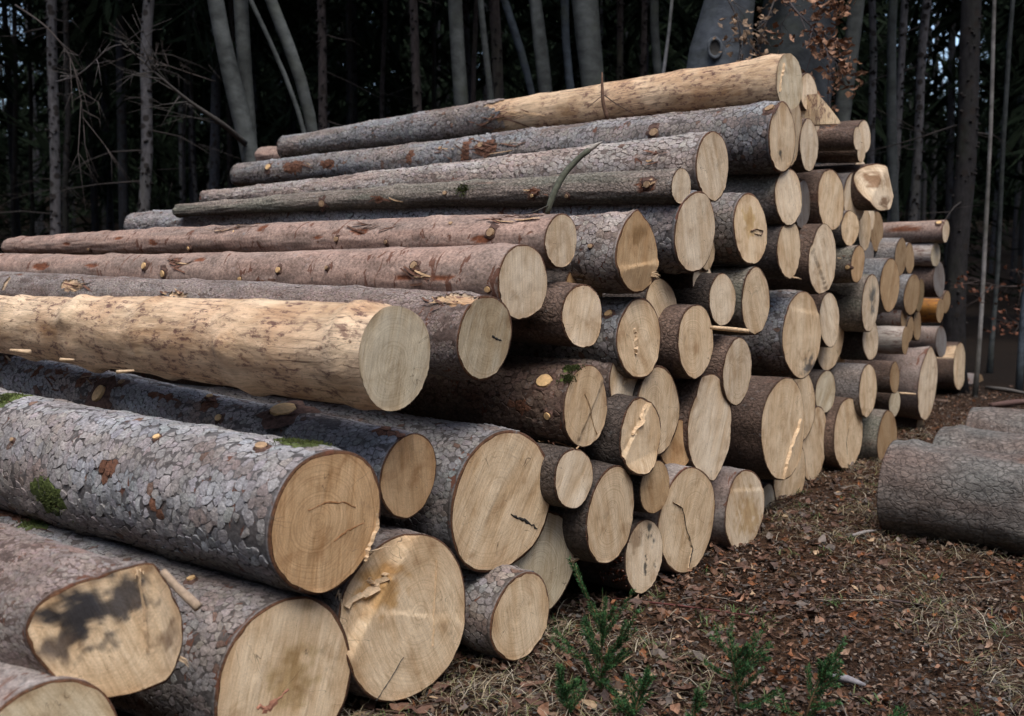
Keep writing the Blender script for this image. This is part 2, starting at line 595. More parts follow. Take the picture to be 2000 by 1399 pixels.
# ------------------------------------------------------------------ flake pattern (periodic Voronoi plates)
def voronoi_patch(nu, nv, seed):
    """jittered hex grid on unit torus nu x nv cells; returns list of centres and polygons in cell units"""
    rg = np.random.default_rng(seed)
    C = np.zeros((nv, nu, 2))
    for j in range(nv):
        for i in range(nu):
            C[j, i] = (i + 0.5 * (j % 2) + rg.uniform(-0.42, 0.42), j + rg.uniform(-0.40, 0.40))
    WT = rg.uniform(-0.22, 0.22, (nv, nu))
    cells = []
    for j in range(nv):
        for i in range(nu):
            c = C[j, i]
            poly = [(-1.6, -1.6), (1.6, -1.6), (1.6, 1.6), (-1.6, 1.6)]
            for dj in (-2, -1, 0, 1, 2):
                for di in (-2, -1, 0, 1, 2):
                    if di == 0 and dj == 0: continue
                    jj, ii = j + dj, i + di
                    q = C[jj % nv, ii % nu].copy()
                    q[0] += (ii - ii % nu); q[1] += (jj - jj % nv)
                    dx, dy = q - c
                    h = (dx * dx + dy * dy) / 2 + (WT[j, i] - WT[jj % nv, ii % nu]) / 2
                    npoly = []
                    for a in range(len(poly)):
                        p0, p1 = poly[a], poly[(a + 1) % len(poly)]
                        s0 = p0[0] * dx + p0[1] * dy - h
                        s1 = p1[0] * dx + p1[1] * dy - h
                        if s0 <= 0: npoly.append(p0)
                        if (s0 < 0 < s1) or (s1 < 0 < s0):
                            t = s0 / (s0 - s1)
                            npoly.append((p0[0] + t * (p1[0] - p0[0]), p0[1] + t * (p1[1] - p0[1])))
                    poly = npoly
                    if len(poly) < 3: break
            if len(poly) > 2: cells.append((c, np.array(poly)))
    return cells


NU, NV = 36, 60
CELLS = voronoi_patch(NU, NV, 5)
NP = 8      # outline points of each plate
_pc = np.array([c for c, p in CELLS])
_pp = np.zeros((len(CELLS), NP, 2))
_rg = np.random.default_rng(8)
for _i, (c, p) in enumerate(CELLS):
    q = np.vstack([p, p[:1]])
    seg = np.linalg.norm(np.diff(q, axis=0), axis=1)
    cu = np.concatenate([[0], np.cumsum(seg)])
    s = (np.arange(NP) + _rg.uniform(-0.3, 0.3, NP)) / NP * cu[-1]
    s = np.mod(s, cu[-1]); s.sort()
    w = np.stack([np.interp(s, cu, q[:, 0]), np.interp(s, cu, q[:, 1])], 1)
    _pp[_i] = w * (1 + _rg.uniform(-0.12, 0.07, NP))[:, None]
PC, PP = _pc, _pp

# ------------------------------------------------------------------ the logs
STYLE = {   # plate colour a, plate colour b, colour underneath
    'gray': ((0.235, 0.236, 0.238), (0.235, 0.198, 0.174), (0.036, 0.028, 0.024)),
    'lilac': ((0.290, 0.292, 0.302), (0.280, 0.243, 0.222), (0.038, 0.032, 0.030)),
    'rosy': ((0.325, 0.295, 0.270), (0.325, 0.255, 0.215), (0.075, 0.050, 0.040)),
    'scaly': ((0.155, 0.150, 0.138), (0.160, 0.122, 0.104), (0.030, 0.025, 0.022)),
    'pink': ((0.335, 0.228, 0.180), (0.255, 0.190, 0.155), (0.12, 0.05, 0.035)),
    'mauve': ((0.225, 0.172, 0.148), (0.255, 0.222, 0.202), (0.07, 0.045, 0.035)),
    'brown': ((0.120, 0.080, 0.060), (0.165, 0.112, 0.086), (0.05, 0.03, 0.022)),
    'dark': ((0.060, 0.044, 0.036), (0.095, 0.076, 0.064), (0.04, 0.03, 0.025)),
    'olive': ((0.18, 0.172, 0.135), (0.25, 0.205, 0.17), (0.06, 0.045, 0.035)),
    'peeled': ((0.70, 0.545, 0.375), (0.62, 0.45, 0.295), (0.3, 0.2, 0.1)),
    'orangewood': ((0.50, 0.23, 0.05), (0.40, 0.19, 0.05), (0.3, 0.2, 0.1)),
    'whitewood': ((0.50, 0.46, 0.42), (0.42, 0.38, 0.34), (0.3, 0.2, 0.1)),
}
FACEC = {'y': (0.71, 0.555, 0.37), 'o': (0.60, 0.405, 0.225), 'g': (0.59, 0.51, 0.365), 'w': (0.75, 0.62, 0.45),
         'd': (0.36, 0.25, 0.14), 's': (0.20, 0.185, 0.175), 'b': (0.50, 0.35, 0.20), 'k': (0.26, 0.19, 0.10)}

N_FLAKES = 0


class LogShape:
    pass


def make_log(rec, idx):
    global N_FLAKES
    cx, cy, w, h, off, style, fc, label = rec[:8]
    op = rec[8] if len(rec) > 8 else {}
    rg = np.random.default_rng(1000 + idx)
    P = face_pt(cx, cy, off)
    R = h / 2 / F * fdepth(P)
    L = op.get('len', 3.6)
    dirv = D.copy()
    R1 = R * 0.90
    if 'far' in op:
        fx, fy, fh = op['far']
        r = ray(fx, fy)
        # horizontal: P + s*D hits the vertical plane through the pixel column
        q = P - CAM
        s = (r[0] * q[1] - r[1] * q[0]) / (r[1] * D[0] - r[0] * D[1])
        # exact column needs the pitched ray; same ratio x:y
        Q = P + s * D
        t = (Q[1]) / r[1]
        Q[2] = CAMH + t * r[2]
        dirv = (Q - P)
        L = np.linalg.norm(dirv)
        dirv /= L
        R1 = fh / 2 / F * fdepth(Q)
        if fx <= 5:      # runs on out of the frame
            ex = 0.9
            R1 = max(R1 + (R1 - R) * ex / L, R * 0.55)
            L += ex
    else:
        yaw, pit = rg.uniform(-0.014, 0.014), rg.uniform(-0.008, 0.008)
        dirv = np.array([D[0] * math.cos(yaw) - D[1] * math.sin(yaw), D[0] * math.sin(yaw) + D[1] * math.cos(yaw), pit])
        dirv /= np.linalg.norm(dirv)
    Z = dirv
    X = np.cross([0, 0, 1], Z); X /= np.linalg.norm(X)
    Y = np.cross(Z, X)
    MW = np.eye(4); MW[:3, 0], MW[:3, 1], MW[:3, 2], MW[:3, 3] = X, Y, Z, P
    # cut plane tilt from the aspect of the face
    v = -(P - CAM); v /= np.linalg.norm(v)
    c0 = float(-(Z @ v)); s0 = math.sqrt(max(1e-4, 1 - c0 * c0))
    kx = 0.0
    if w:
        kx = np.clip((w / h - c0) / s0, -0.45, 0.55) * (1 if (v @ X) > 0 else -1)
    ky = op.get('ky', rg.uniform(-0.05, 0.05))
    # outline
    ph = rg.uniform(0, 6.28, 6)
    am = np.array([0, 0, 0.022, 0.014, 0.009, 0.006]) * rg.uniform(0.5, 1.5, 6)
    prof = op.get('prof')
    peel_all = style in ('peeled', 'orangewood', 'whitewood')
    tb = 0.0 if peel_all else min(0.008, 0.04 * R) * rg.uniform(0.7, 1.3)
    facets = op.get('facet', [])
    sd_ = 50 + idx

    def outline(th):
        o = 1 + sum(am[k] * np.cos(k * th + ph[k]) for k in range(2, 6))
        return o

    def endprof(th):
        if prof is None: return np.ones_like(th)
        a = np.array([p[0] for p in prof], float); m_ = np.array([p[1] for p in prof], float)
        dd = np.mod(np.degrees(th), 360)
        return np.interp(dd, np.concatenate([a - 360, a, a + 360]), np.concatenate([m_, m_, m_]))

    lump = op.get('lump', 0.010 if not peel_all else 0.006)
    bend = rg.uniform(-0.02, 0.02) if 'bend' not in op else op['bend']
    bark_peel = op.get('peel', None)      # (z0, z1) range without bark

    def surf_r(th, z):
        rr = (R + (R1 - R) * z / L) * outline(th)
        if prof is not None:
            f = sst(z, 0.0, op.get('plen', 0.16))
            rr = rr * (endprof(th) * (1 - f) + f)
        x_, y_ = np.cos(th), np.sin(th)
        rr = rr + lump * fbm(x_ * 1.3 + 7, y_ * 1.3 + 7, z * 2.2, sd_, 3) * sst(z, 0.0, 0.12)
        rr = rr + lump * (1.1 if peel_all else 0.5) * np.exp(-((np.mod(z + 0.17, 0.55) - 0.275) / 0.05) ** 2) * (1 + vn(x_ * 2, y_ * 2, np.floor((z + .17) / .55), sd_ + 1)) * sst(z, 0, .1)
        return rr

    def fh_(x, y):
        zz = kx * x + ky * y
        for (fx_, fy_, c_, dep, slo) in facets:       # fx_ = image right, fy_ = up, in fractions of R
            u = (-x * fx_ + y * fy_) / R - c_
            zz = zz + np.where(u > 0, dep + slo * u * R, 0.0)
        return zz

    big = op.get('big', False)
    flaky0 = op.get('flakes', 0)
    nth = (64 if flaky0 else 88) if big else (52 if h > 90 else 32)
    dz = 0.022 if big else 0.10
    dz = 0.045 if flaky0 else dz
    fine = L if 'far' in op else (flaky0 or 1.2)
    zs = np.concatenate([[0, 0.004, 0.012, 0.025, 0.05], np.arange(0.05 + dz, min(fine, L - 0.01), dz)])
    zs = np.concatenate([zs, np.arange(zs[-1] + 0.25, L - 0.01, 0.25), [L]])
    th = np.linspace(0, 2 * math.pi, nth, endpoint=False)
    TH, ZZ = np.meshgrid(th, zs)
    r = surf_r(TH, ZZ)
    if big:
        r = r + (0.0022 if peel_all else 0.0035) * fbm(np.cos(TH) * 9, np.sin(TH) * 9, ZZ * (9 if not peel_all else 4), sd_ + 3, 2) * sst(ZZ, 0, .03)
    A_, B_, U_ = [np.array(c) for c in STYLE[style]]

    def pt(th, z, r):
        x, y = -np.cos(th) * r, np.sin(th) * r
        bo = bend * np.sin(np.pi * z / L)
        return np.stack([x, y + bo, z + fh_(x, y) * (1 - sst(z, 0.0, 0.7))], -1)

    def base_col(th, z):
        n = fbm(np.cos(th) * 1.6, np.sin(th) * 1.6, z * 2.0, sd_ + 9, 3)
        m = sst(n, -0.45, 0.45)[..., None]
        c = A_ * (1 - m) + B_ * m
        n2 = fbm(np.cos(th) * 3 + 4, np.sin(th) * 3, z * 4.5, sd_ + 17, 3)
        g = sst(n2, 0.45, 0.68)[..., None] * op.get('scar', 0.5)
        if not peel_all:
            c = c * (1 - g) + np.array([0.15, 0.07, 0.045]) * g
            # colour blends to a dark grey-brown towards the underside
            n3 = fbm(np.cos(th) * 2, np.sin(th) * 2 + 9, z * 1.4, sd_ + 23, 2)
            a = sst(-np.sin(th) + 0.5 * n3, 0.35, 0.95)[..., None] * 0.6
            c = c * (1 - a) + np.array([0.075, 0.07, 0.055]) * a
        return c

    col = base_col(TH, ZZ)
    exposed = np.zeros_like(TH)
    if not peel_all:
        # patches of missing bark
        if bark_peel is not None:
            jag = 0.30 * fbm(np.cos(TH) * 2.4, np.sin(TH) * 2.4, ZZ * 1.5, sd_ + 2, 4)
            exposed = ((ZZ + jag > bark_peel[0]) & (ZZ + jag < bark_peel[1])).astype(float)
        for (qx, qy, sz, sth) in op.get('bare', []):
            zc, tc_ = hit(P, X, Y, Z, R, R1, L, qx, qy)
            if zc is None: continue
            dth = np.mod(TH - tc_ + math.pi, 2 * math.pi) - math.pi
            dd = ((ZZ - zc) / sz) ** 2 + (dth / sth) ** 2 + 0.55 * fbm(ZZ * 14, TH * 5, 0, sd_ + 4, 3)
            exposed = np.maximum(exposed, (dd < 1).astype(float))
        r = r - exposed * tb * 1.1
        col = col * (1 - exposed[..., None]) + np.array([0.62, 0.46, 0.30]) * exposed[..., None]
    for (qx, qy, sz, sth) in op.get('tear', []):     # reddish torn inner bark
        zc, tc_ = hit(P, X, Y, Z, R, R1, L, qx, qy)
        if zc is None: continue
        dth = np.mod(TH - tc_ + math.pi, 2 * math.pi) - math.pi
        dd = ((ZZ - zc) / sz) ** 2 + (dth / sth) ** 2 + 0.7 * fbm(ZZ * 18, TH * 6, 0, sd_ + 5, 3)
        e = (dd < 1)[..., None]
        col = np.where(e, np.array([0.17, 0.062, 0.03]), col)
        r = r - 0.004 * e[..., 0]
    V = pt(TH, ZZ, r).reshape(-1, 3)
    colv = col.reshape(-1, 3).copy()
    nz = len(zs)
    i = np.arange(nz - 1)[:, None]; j = np.arange(nth)[None, :]; jn = (j + 1) % nth
    Q = np.stack([i * nth + j, (i + 1) * nth + j, (i + 1) * nth + jn, i * nth + jn], -1).reshape(-1, 4)
    # rim of bark on the sawn end
    rw = surf_r(th, np.zeros_like(th)) - tb * (1 + 0.5 * vn(np.cos(th) * 6, np.sin(th) * 6, 0, sd_ + 6))
    if not peel_all:
        b0 = len(V)
        ri = pt(th, np.full(nth, 0.0005), rw)
        V = np.vstack([V, ri]); colv[:nth] = np.array([0.085, 0.045, 0.030])
        colv[nth:2 * nth] = colv[nth:2 * nth] * 0.7
        colv = np.vstack([colv, np.tile([0.16, 0.075, 0.035], (nth, 1))])
        jj = np.arange(nth); j2 = (jj + 1) % nth
        Q = np.vstack([Q, np.stack([b0 + jj, jj, j2, b0 + j2], 1)])
    # far end: a plain disc
    c1 = len(V)
    V = np.vstack([V, [[0, 0, L]]]); colv = np.vstack([colv, [FACEC['y']]])
    jj = np.arange(nth); j2 = (jj + 1) % nth
    T = np.stack([np.full(nth, c1), (nz - 1) * nth + j2, (nz - 1) * nth + jj], 1)
    root = empty('log')
    root.matrix_world = Matrix(MW.tolist())
    tag(root, label, 'log', 'spruce logs in the stacked pile')
    if 'group' in op: root['group'] = op['group']
    flaky = op.get('flakes', 0)
    mat = M_PEEL if peel_all else (M_SMOOTH if (style in ('pink', 'mauve') or flaky) else M_PLATE)
    mats = [M_COARSE if style == 'scaly' else mat, M_PEEL]
    mi = np.zeros(len(Q) + len(T), int)
    if exposed.any():
        eq = exposed.reshape(-1)[Q[:(nz - 1) * nth]].mean(1) > 0.5
        mi[:(nz - 1) * nth][eq] = 1
    if flaky:
        uz = flaky
        keep = (ZZ.reshape(-1) < uz) & (exposed.reshape(-1) < 0.5) & (ZZ.reshape(-1) > 0.004)
        colv[:nz * nth][keep] = colv[:nz * nth][keep] * 0.25 + U_ * 0.75
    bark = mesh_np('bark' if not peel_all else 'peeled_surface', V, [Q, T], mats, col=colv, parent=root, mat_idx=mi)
    # sawn face
    nr = 22 if big or facets else 8
    rad = np.linspace(0, 1, nr + 1)[1:]
    FR, FT = np.meshgrid(rad, th, indexing='ij')
    jag = 1.0
    xx = -np.cos(FT) * FR * rw[None, :]; yy = np.sin(FT) * FR * rw[None, :]
    yb = yy
    zf = fh_(xx, yy) - 0.0015 + 0.0012 * fbm(xx * 30, yy * 30, 0, sd_, 2)
    # torn fibres along the lower edge
    e = (FR > 0.995) * (np.sin(FT) < -0.2)
    zf = zf - e * 0.003 * np.clip(vn(FT * 14, 3, 0, sd_), 0, 1)
    FV = np.stack([xx, yb, zf], -1).reshape(-1, 3)
    FV = np.vstack([FV, [[0, 0, float(fh_(np.array(0.0), np.array(0.0))) - 0.0015]]])
    ii = np.arange(nr - 1)[:, None]
    FQ = np.stack([ii * nth + j, (ii + 1) * nth + j, (ii + 1) * nth + jn, ii * nth + jn], -1).reshape(-1, 4)
    FT3 = np.stack([np.full(nth, nr * nth), jj, j2], 1)
    pith = rg.uniform(-0.22, 0.22, 2) * R
    uvv = np.stack([-FV[:, 0] - pith[0], FV[:, 1] - pith[1]], 1)
    fcol = np.array(FACEC[fc]) * rg.uniform(0.92, 1.06)
    fcv = np.tile(fcol, (len(FV), 1))
    rfrac = np.concatenate([FR.reshape(-1), [0]])
    edge = sst(rfrac, 0.80, 1.0)[:, None] * 0.26
    fcv = fcv * (1 - edge) + fcol * np.array([0.66, 0.50, 0.36]) * edge
    for (sx_, sy_, sr_, sc_) in op.get('stain', []):     # in fractions of R, image frame
        dd = np.hypot(-FV[:, 0] / R - sx_, FV[:, 1] / R - sy_) / sr_ + 0.95 * fbm(FV[:, 0] * 34, FV[:, 1] * 34, 0, sd_ + 30, 4)
        m_ = (0.92 - 0.92 * sst(dd, 0.35, 1.1))[:, None]
        fcv = fcv * (1 - m_) + np.array(sc_) * m_
    mesh_np('sawn_face', FV, [FQ, FT3], M_CUT, col=fcv, uv=uvv, parent=root)
    S = LogShape()
    S.P, S.X, S.Y, S.Z, S.R, S.R1, S.L, S.root = P, X, Y, Z, R, R1, L, root
    S.surf_r, S.pt, S.fh, S.MW = surf_r, pt, fh_, MW
    # loose plates of bark
    if flaky:
        lz = min(flaky, L - 0.02)
        circ = 2 * math.pi * R
        cu, cv = op.get('cell', (0.023, 0.027))
        nrep_u = max(1, round(circ / (NU * cu)))
        su = 2 * math.pi / (NU * nrep_u) if circ / (NU * cu) > 0.75 else 2 * math.pi / NU
        if circ / (NU * cu) <= 0.75:
            su = 2 * math.pi / NU      # smaller plates on thin logs
        nrep_v = int(math.ceil(lz / (NV * cv)))
        cs, ps = [], []
        for a in range(nrep_u):
            for b_ in range(nrep_v):
                o_ = np.array([a * NU, b_ * NV])
                flip = 1 if (b_ % 2 == 0) else 1
                cs.append(PC + o_); ps.append(PP)
        cs = np.vstack(cs); ps = np.vstack(ps)
        thc = cs[:, 0] * su + rg.uniform(0, 6)
        zc = cs[:, 1] * cv
        swirl = 0.35 * np.sin(zc * 1.3 + idx)
        thc = thc + swirl
        ok = (zc > 0.012) & (zc < lz)
        # facing the camera side
        wn_ = (-np.cos(thc))[:, None] * X + np.sin(thc)[:, None] * Y
        wp = P + zc[:, None] * Z + wn_ * R
        vv = CAM - wp; vv /= np.linalg.norm(vv, axis=1)[:, None]
        ok &= (wn_ * vv).sum(1) > -0.15
        # gaps
        gap = fbm(np.cos(thc) * 3, np.sin(thc) * 3, zc * 6, sd_ + 40, 2)
        ok &= ~((gap > 0.5) & (rg.random(len(zc)) < 0.6)) & (rg.random(len(zc)) > 0.015)
        if exposed.any():
            ti = np.mod(np.round(thc / (2 * math.pi) * nth).astype(int), nth)
            zi = np.clip(np.searchsorted(zs, zc), 0, nz - 1)
            ok &= exposed[zi, ti] < 0.5
        thc, zc, ps = thc[ok], zc[ok], ps[ok]
        n = len(zc); N_FLAKES += n
        PT = ps[:, :, 0] * su + thc[:, None]
        PZ = ps[:, :, 1] * cv + zc[:, None]
        rough_p = 0.35 + 1.0 * sst(fbm(np.cos(thc) * 1.4 + 3, np.sin(thc) * 1.4, zc * 1.6, sd_ + 61, 3), -0.35, 0.35)
        thick = op.get('thick', 0.0028) * rg.uniform(0.15, 1.3, n) * rough_p
        dirn = rg.normal(0.0, 0.65, n) - 0.45
        tilt = op.get('thick', 0.0028) * rg.uniform(0.4, 2.0, n) * rough_p
        hx = np.cos(dirn)[:, None] * (PZ - zc[:, None]) / cv + np.sin(dirn)[:, None] * (PT - thc[:, None]) / su
        rb = surf_r(PT, np.maximum(PZ, 0.0))
        top = rb + thick[:, None] + tilt[:, None] * np.clip(hx, -0.5, 1.0) + rg.uniform(-0.0004, 0.0004, PT.shape)
        shrink = 0.955
        PTt = thc[:, None] + (PT - thc[:, None]) * shrink; PZt = zc[:, None] + (PZ - zc[:, None]) * shrink
        PZ = np.maximum(PZ, 0.002); PZt = np.maximum(PZt, 0.002)
        low = pt(PTt, PZt, rb - 0.001)
        hi_ = pt(PTt, PZt, top)
        cen = pt(thc, zc, surf_r(thc, zc) + thick * 1.25)
        VV = np.concatenate([low, hi_, cen[:, None, :]], axis=1)       # n, 2NP+1, 3
        k = 2 * NP + 1
        a_ = np.arange(NP); a2 = (a_ + 1) % NP
        sq = np.stack([a_, NP + a_, NP + a2, a2], 1)
        tq = np.stack([np.full(NP, 2 * NP), NP + a_, NP + a2], 1)
        base = (np.arange(n) * k)[:, None, None]
        SQ = (sq[None] + base).reshape(-1, 4)[:, ::1]
        TQ = (tq[None] + base).reshape(-1, 3)
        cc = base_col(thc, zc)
        cc = cc * rg.uniform(0.92, 1.08, n)[:, None] * (1 + rg.normal(0, 0.018, (n, 3)))
        scr = sst(fbm(np.cos(thc) * 2.2, np.sin(thc) * 2.2 + 5, zc * 3.0, sd_ + 71, 3), 0.22, 0.5)[:, None]
        cc = cc * (1 - 0.55 * scr) + 0.55 * scr * np.array([0.15, 0.095, 0.072])
        rust = rg.random(n) < 0.5 * op.get('rust', 0.03)
        cc[rust] = np.array([0.15, 0.095, 0.072])
        for (qx, qy, sz, sth) in op.get('moss', []):
            zc0, tc0 = hit(P, X, Y, Z, R, R1, L, qx, qy)
            if zc0 is None: continue
            dth = np.mod(thc - tc0 + math.pi, 2 * math.pi) - math.pi
            dd = ((zc - zc0) / sz) ** 2 + (dth / sth) ** 2 + 0.5 * fbm(zc * 20, thc * 8, 0, 5, 2)
            e = dd < 1.0
            cc[e] = np.array([0.085, 0.11, 0.03]) * rg.uniform(0.7, 1.2, (e.sum(), 1))
        for (qx, qy, sz, sth) in op.get('tear', []):
            zc0, tc0 = hit(P, X, Y, Z, R, R1, L, qx, qy)
            if zc0 is None: continue
            dth = np.mod(thc - tc0 + math.pi, 2 * math.pi) - math.pi
            e = ((zc - zc0) / sz) ** 2 + (dth / sth) ** 2 < 1.0
            cc[e] = np.array([0.16, 0.075, 0.045])
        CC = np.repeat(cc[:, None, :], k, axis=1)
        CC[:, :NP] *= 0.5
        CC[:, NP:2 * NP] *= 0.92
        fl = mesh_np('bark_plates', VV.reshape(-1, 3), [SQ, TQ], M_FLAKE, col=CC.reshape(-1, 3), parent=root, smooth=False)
        fl['kind'] = 'stuff'
    # moss tufts
    for (qx, qy, sz, sth) in op.get('moss', []):
        zc0, tc0 = hit(P, X, Y, Z, R, R1, L, qx, qy)
        if zc0 is None: continue
        m = 500
        tz = zc0 + rg.normal(0, 0.42, m) * sz; tt = tc0 + rg.normal(0, 0.42, m) * sth
        keep = fbm(tz * 25, tt * 9, 0, 8, 2) < 0.25
        tz, tt = tz[keep], tt[keep]; m = len(tz)
        c = pt(tt, tz, surf_r(tt, tz) + 0.003)
        a = rg.normal(0, 1, (m, 3)); a /= np.linalg.norm(a, axis=1)[:, None]
        nrm = np.stack([-np.cos(tt), np.sin(tt), 0 * tt], 1)
        s = rg.uniform(0.003, 0.008, m)[:, None]
        VV = np.stack([c - a * s * 0.6, c + a * s * 0.6, c + nrm * s * 1.4 + a * 0.002], 1).reshape(-1, 3)
        mo = mesh_np('moss_patch', VV, [np.arange(3 * m).reshape(-1, 3)], M_MOSS, parent=root, smooth=False)
        mo['kind'] = 'stuff'
    # knots (sawn branch stubs)
    for kn in op.get('knots', []):
        qx, qy, sp = kn[:3]
        zc0, tc0 = hit(P, X, Y, Z, R, R1, L, qx, qy)
        if zc0 is None: continue
        add_knot(S, zc0, tc0, sp)
    for _ in range(op.get('rk', 0)):       # further small ones
        zc0 = rg.uniform(0.1, min(L, 4.0)); tc0 = rg.uniform(0.2, 2.9)
        add_knot(S, zc0, tc0, rg.uniform(10, 18))
    return S


def hit(P, X, Y, Z, R, R1, L, qx, qy):
    """where the pixel's ray meets the log: (z, theta)"""
    r = ray(qx, qy)
    o = CAM - P
    o3 = np.array([o @ X, o @ Y, o @ Z]); d3 = np.array([r @ X, r @ Y, r @ Z])
    Rm = R
    for _ in range(4):
        a = d3[0] ** 2 + d3[1] ** 2; b = o3[0] * d3[0] + o3[1] * d3[1]; c = o3[0] ** 2 + o3[1] ** 2 - Rm ** 2
        dsc = b * b - a * c
        if dsc < 0:
            t = -b / a
        else:
            t = (-b - math.sqrt(dsc)) / a
        q = o3 + d3 * t
        zc = q[2]
        Rm = R + (R1 - R) * max(0, min(1, zc / L))
    if zc < 0.0 or zc > L: return None, None
    return zc, math.atan2(q[1], -q[0])


def add_knot(S, zc, tc, spx):
    rg = np.random.default_rng(int(abs(zc * 1000 + tc * 777)) + 3)
    r = float(S.surf_r(np.array(tc), np.array(zc)))
    nrm = -math.cos(tc) * S.X + math.sin(tc) * S.Y
    wp = S.P + S.Z * zc + nrm * r
    size = spx / F * fdepth(wp) / 2
    n = 14
    th = np.linspace(0, 2 * math.pi, n, endpoint=False)
    tx = np.array([0, 0, 1.0]); nl = np.array([-math.cos(tc), math.sin(tc), 0.0]); bx = np.cross(nl, tx)
    c = np.array([-math.cos(tc) * r, math.sin(tc) * r, zc + float(S.fh(-math.cos(tc) * r, math.sin(tc) * r)) * (1 - float(sst(zc, 0, 0.7)))])
    lean = rg.uniform(-0.25, 0.25)

    def ringp(s, hgt, wob=0.1):
        a = s * (1 + wob * rg.uniform(-1, 1, n))
        return c + nl * hgt + (np.cos(th) * a * 1.15)[:, None] * tx + (np.sin(th) * a)[:, None] * bx
    # collar of bark
    acc = Acc()
    rings = [ringp(size * rg.uniform(1.7, 2.3), -0.007, 0.35), ringp(size * 1.34, 0.002, 0.2), ringp(size * 1.10, 0.004 + size * 0.15), ringp(size * 0.98, 0.002)]
    V = np.vstack(rings)
    j = np.arange(n); j2 = (j + 1) % n
    Q = np.vstack([np.stack([k * n + j, k * n + j2, (k + 1) * n + j2, (k + 1) * n + j], 1) for k in range(3)])
    mesh_np('knot_collar', V, [Q], M_COLLAR, parent=S.root)
    V2 = np.vstack([ringp(size * 0.98, -0.004, 0.05), ringp(size * 0.93, 0.007 + size * 0.2, 0.05) + (np.cos(th) * size * lean)[:, None] * nl,
                    (c + nl * (0.008 + size * 0.2))[None]])
    Q2 = np.stack([j, j2, n + j2, n + j], 1)
    T2 = np.stack([np.full(n, 2 * n), n + j, n + j2], 1)
    mesh_np('knot', V2, [Q2, T2], M_KNOT if rg.random() < 0.6 else M_KNOT2, parent=S.root, smooth=False)


def splinters(S, spots, name='splinter', mat=None):
    """thin torn fibres standing out of the sawn face; spots in fractions of R (image frame): x, y, dx, dy, out, length m, width m, count"""
    for (fx, fy, dx, dy, out, ln, wd, cnt) in spots:
        rg = np.random.default_rng(int(abs(fx * 100 + fy * 37 + ln * 999)))
        acc = Acc()
        for k in range(cnt):
            x, y = -(fx + rg.uniform(-.04, .04)) * S.R, (fy + rg.uniform(-.04, .04)) * S.R
            z = float(S.fh(np.array(x), np.array(y)))
            p0 = np.array([x, y, z + 0.01])
            d = np.array([-dx, dy, -out]) + rg.normal(0, 0.12 if cnt > 1 else 0.02, 3)
            d /= np.linalg.norm(d)
            l = ln * rg.uniform(0.6, 1.1) if cnt > 1 else ln
            pts = np.array([p0, p0 + d * l * 0.4, p0 + d * l * 0.75 + [0, 0.003, 0], p0 + d * l])
            V, Q, T = tube_arrays(pts, np.array([wd, wd * 0.8, wd * 0.55, wd * 0.12]), 5)
            acc.add(V, Q, T)
        acc.build(name, mat or M_SPLINT, S.root, smooth=False)


def face_strip(S, pts, wd, hgt, name, mat, seed=0):
    """a raised or dark strip lying on the sawn face; pts in fractions of R, image frame"""
    rg = np.random.default_rng(seed + 5)
    p = np.array(pts, float)
    t = np.linspace(0, len(p) - 1, 6 * (len(p) - 1) + 1)
    x = -np.interp(t, range(len(p)), p[:, 0]) * S.R
    y = np.interp(t, range(len(p)), p[:, 1]) * S.R
    x = x + rg.normal(0, wd * 0.3, len(x)); y = y + rg.normal(0, wd * 0.3, len(y))
    z = S.fh(x, y) - 0.002
    k = len(x)
    tx, ty = np.gradient(x), np.gradient(y)
    l = np.hypot(tx, ty) + 1e-9
    nx, ny = -ty / l, tx / l
    ww = wd * rg.uniform(0.5, 1.3, k) * (0.35 + 0.65 * np.sin(np.linspace(0.15, 3.0, k)))
    hh = hgt * rg.uniform(0.5, 1.3, k)
    V = np.vstack([np.stack([x - nx * ww, y - ny * ww, z + 0.001], 1), np.stack([x, y, z - hh], 1), np.stack([x + nx * ww, y + ny * ww, z + 0.001], 1)])
    i = np.arange(k - 1)
    Q = np.vstack([np.stack([i, i + 1, k + i + 1, k + i], 1), np.stack([k + i, k + i + 1, 2 * k + i + 1, 2 * k + i], 1)])
    mesh_np(name, V, [Q], mat, parent=S.root, smooth=False)

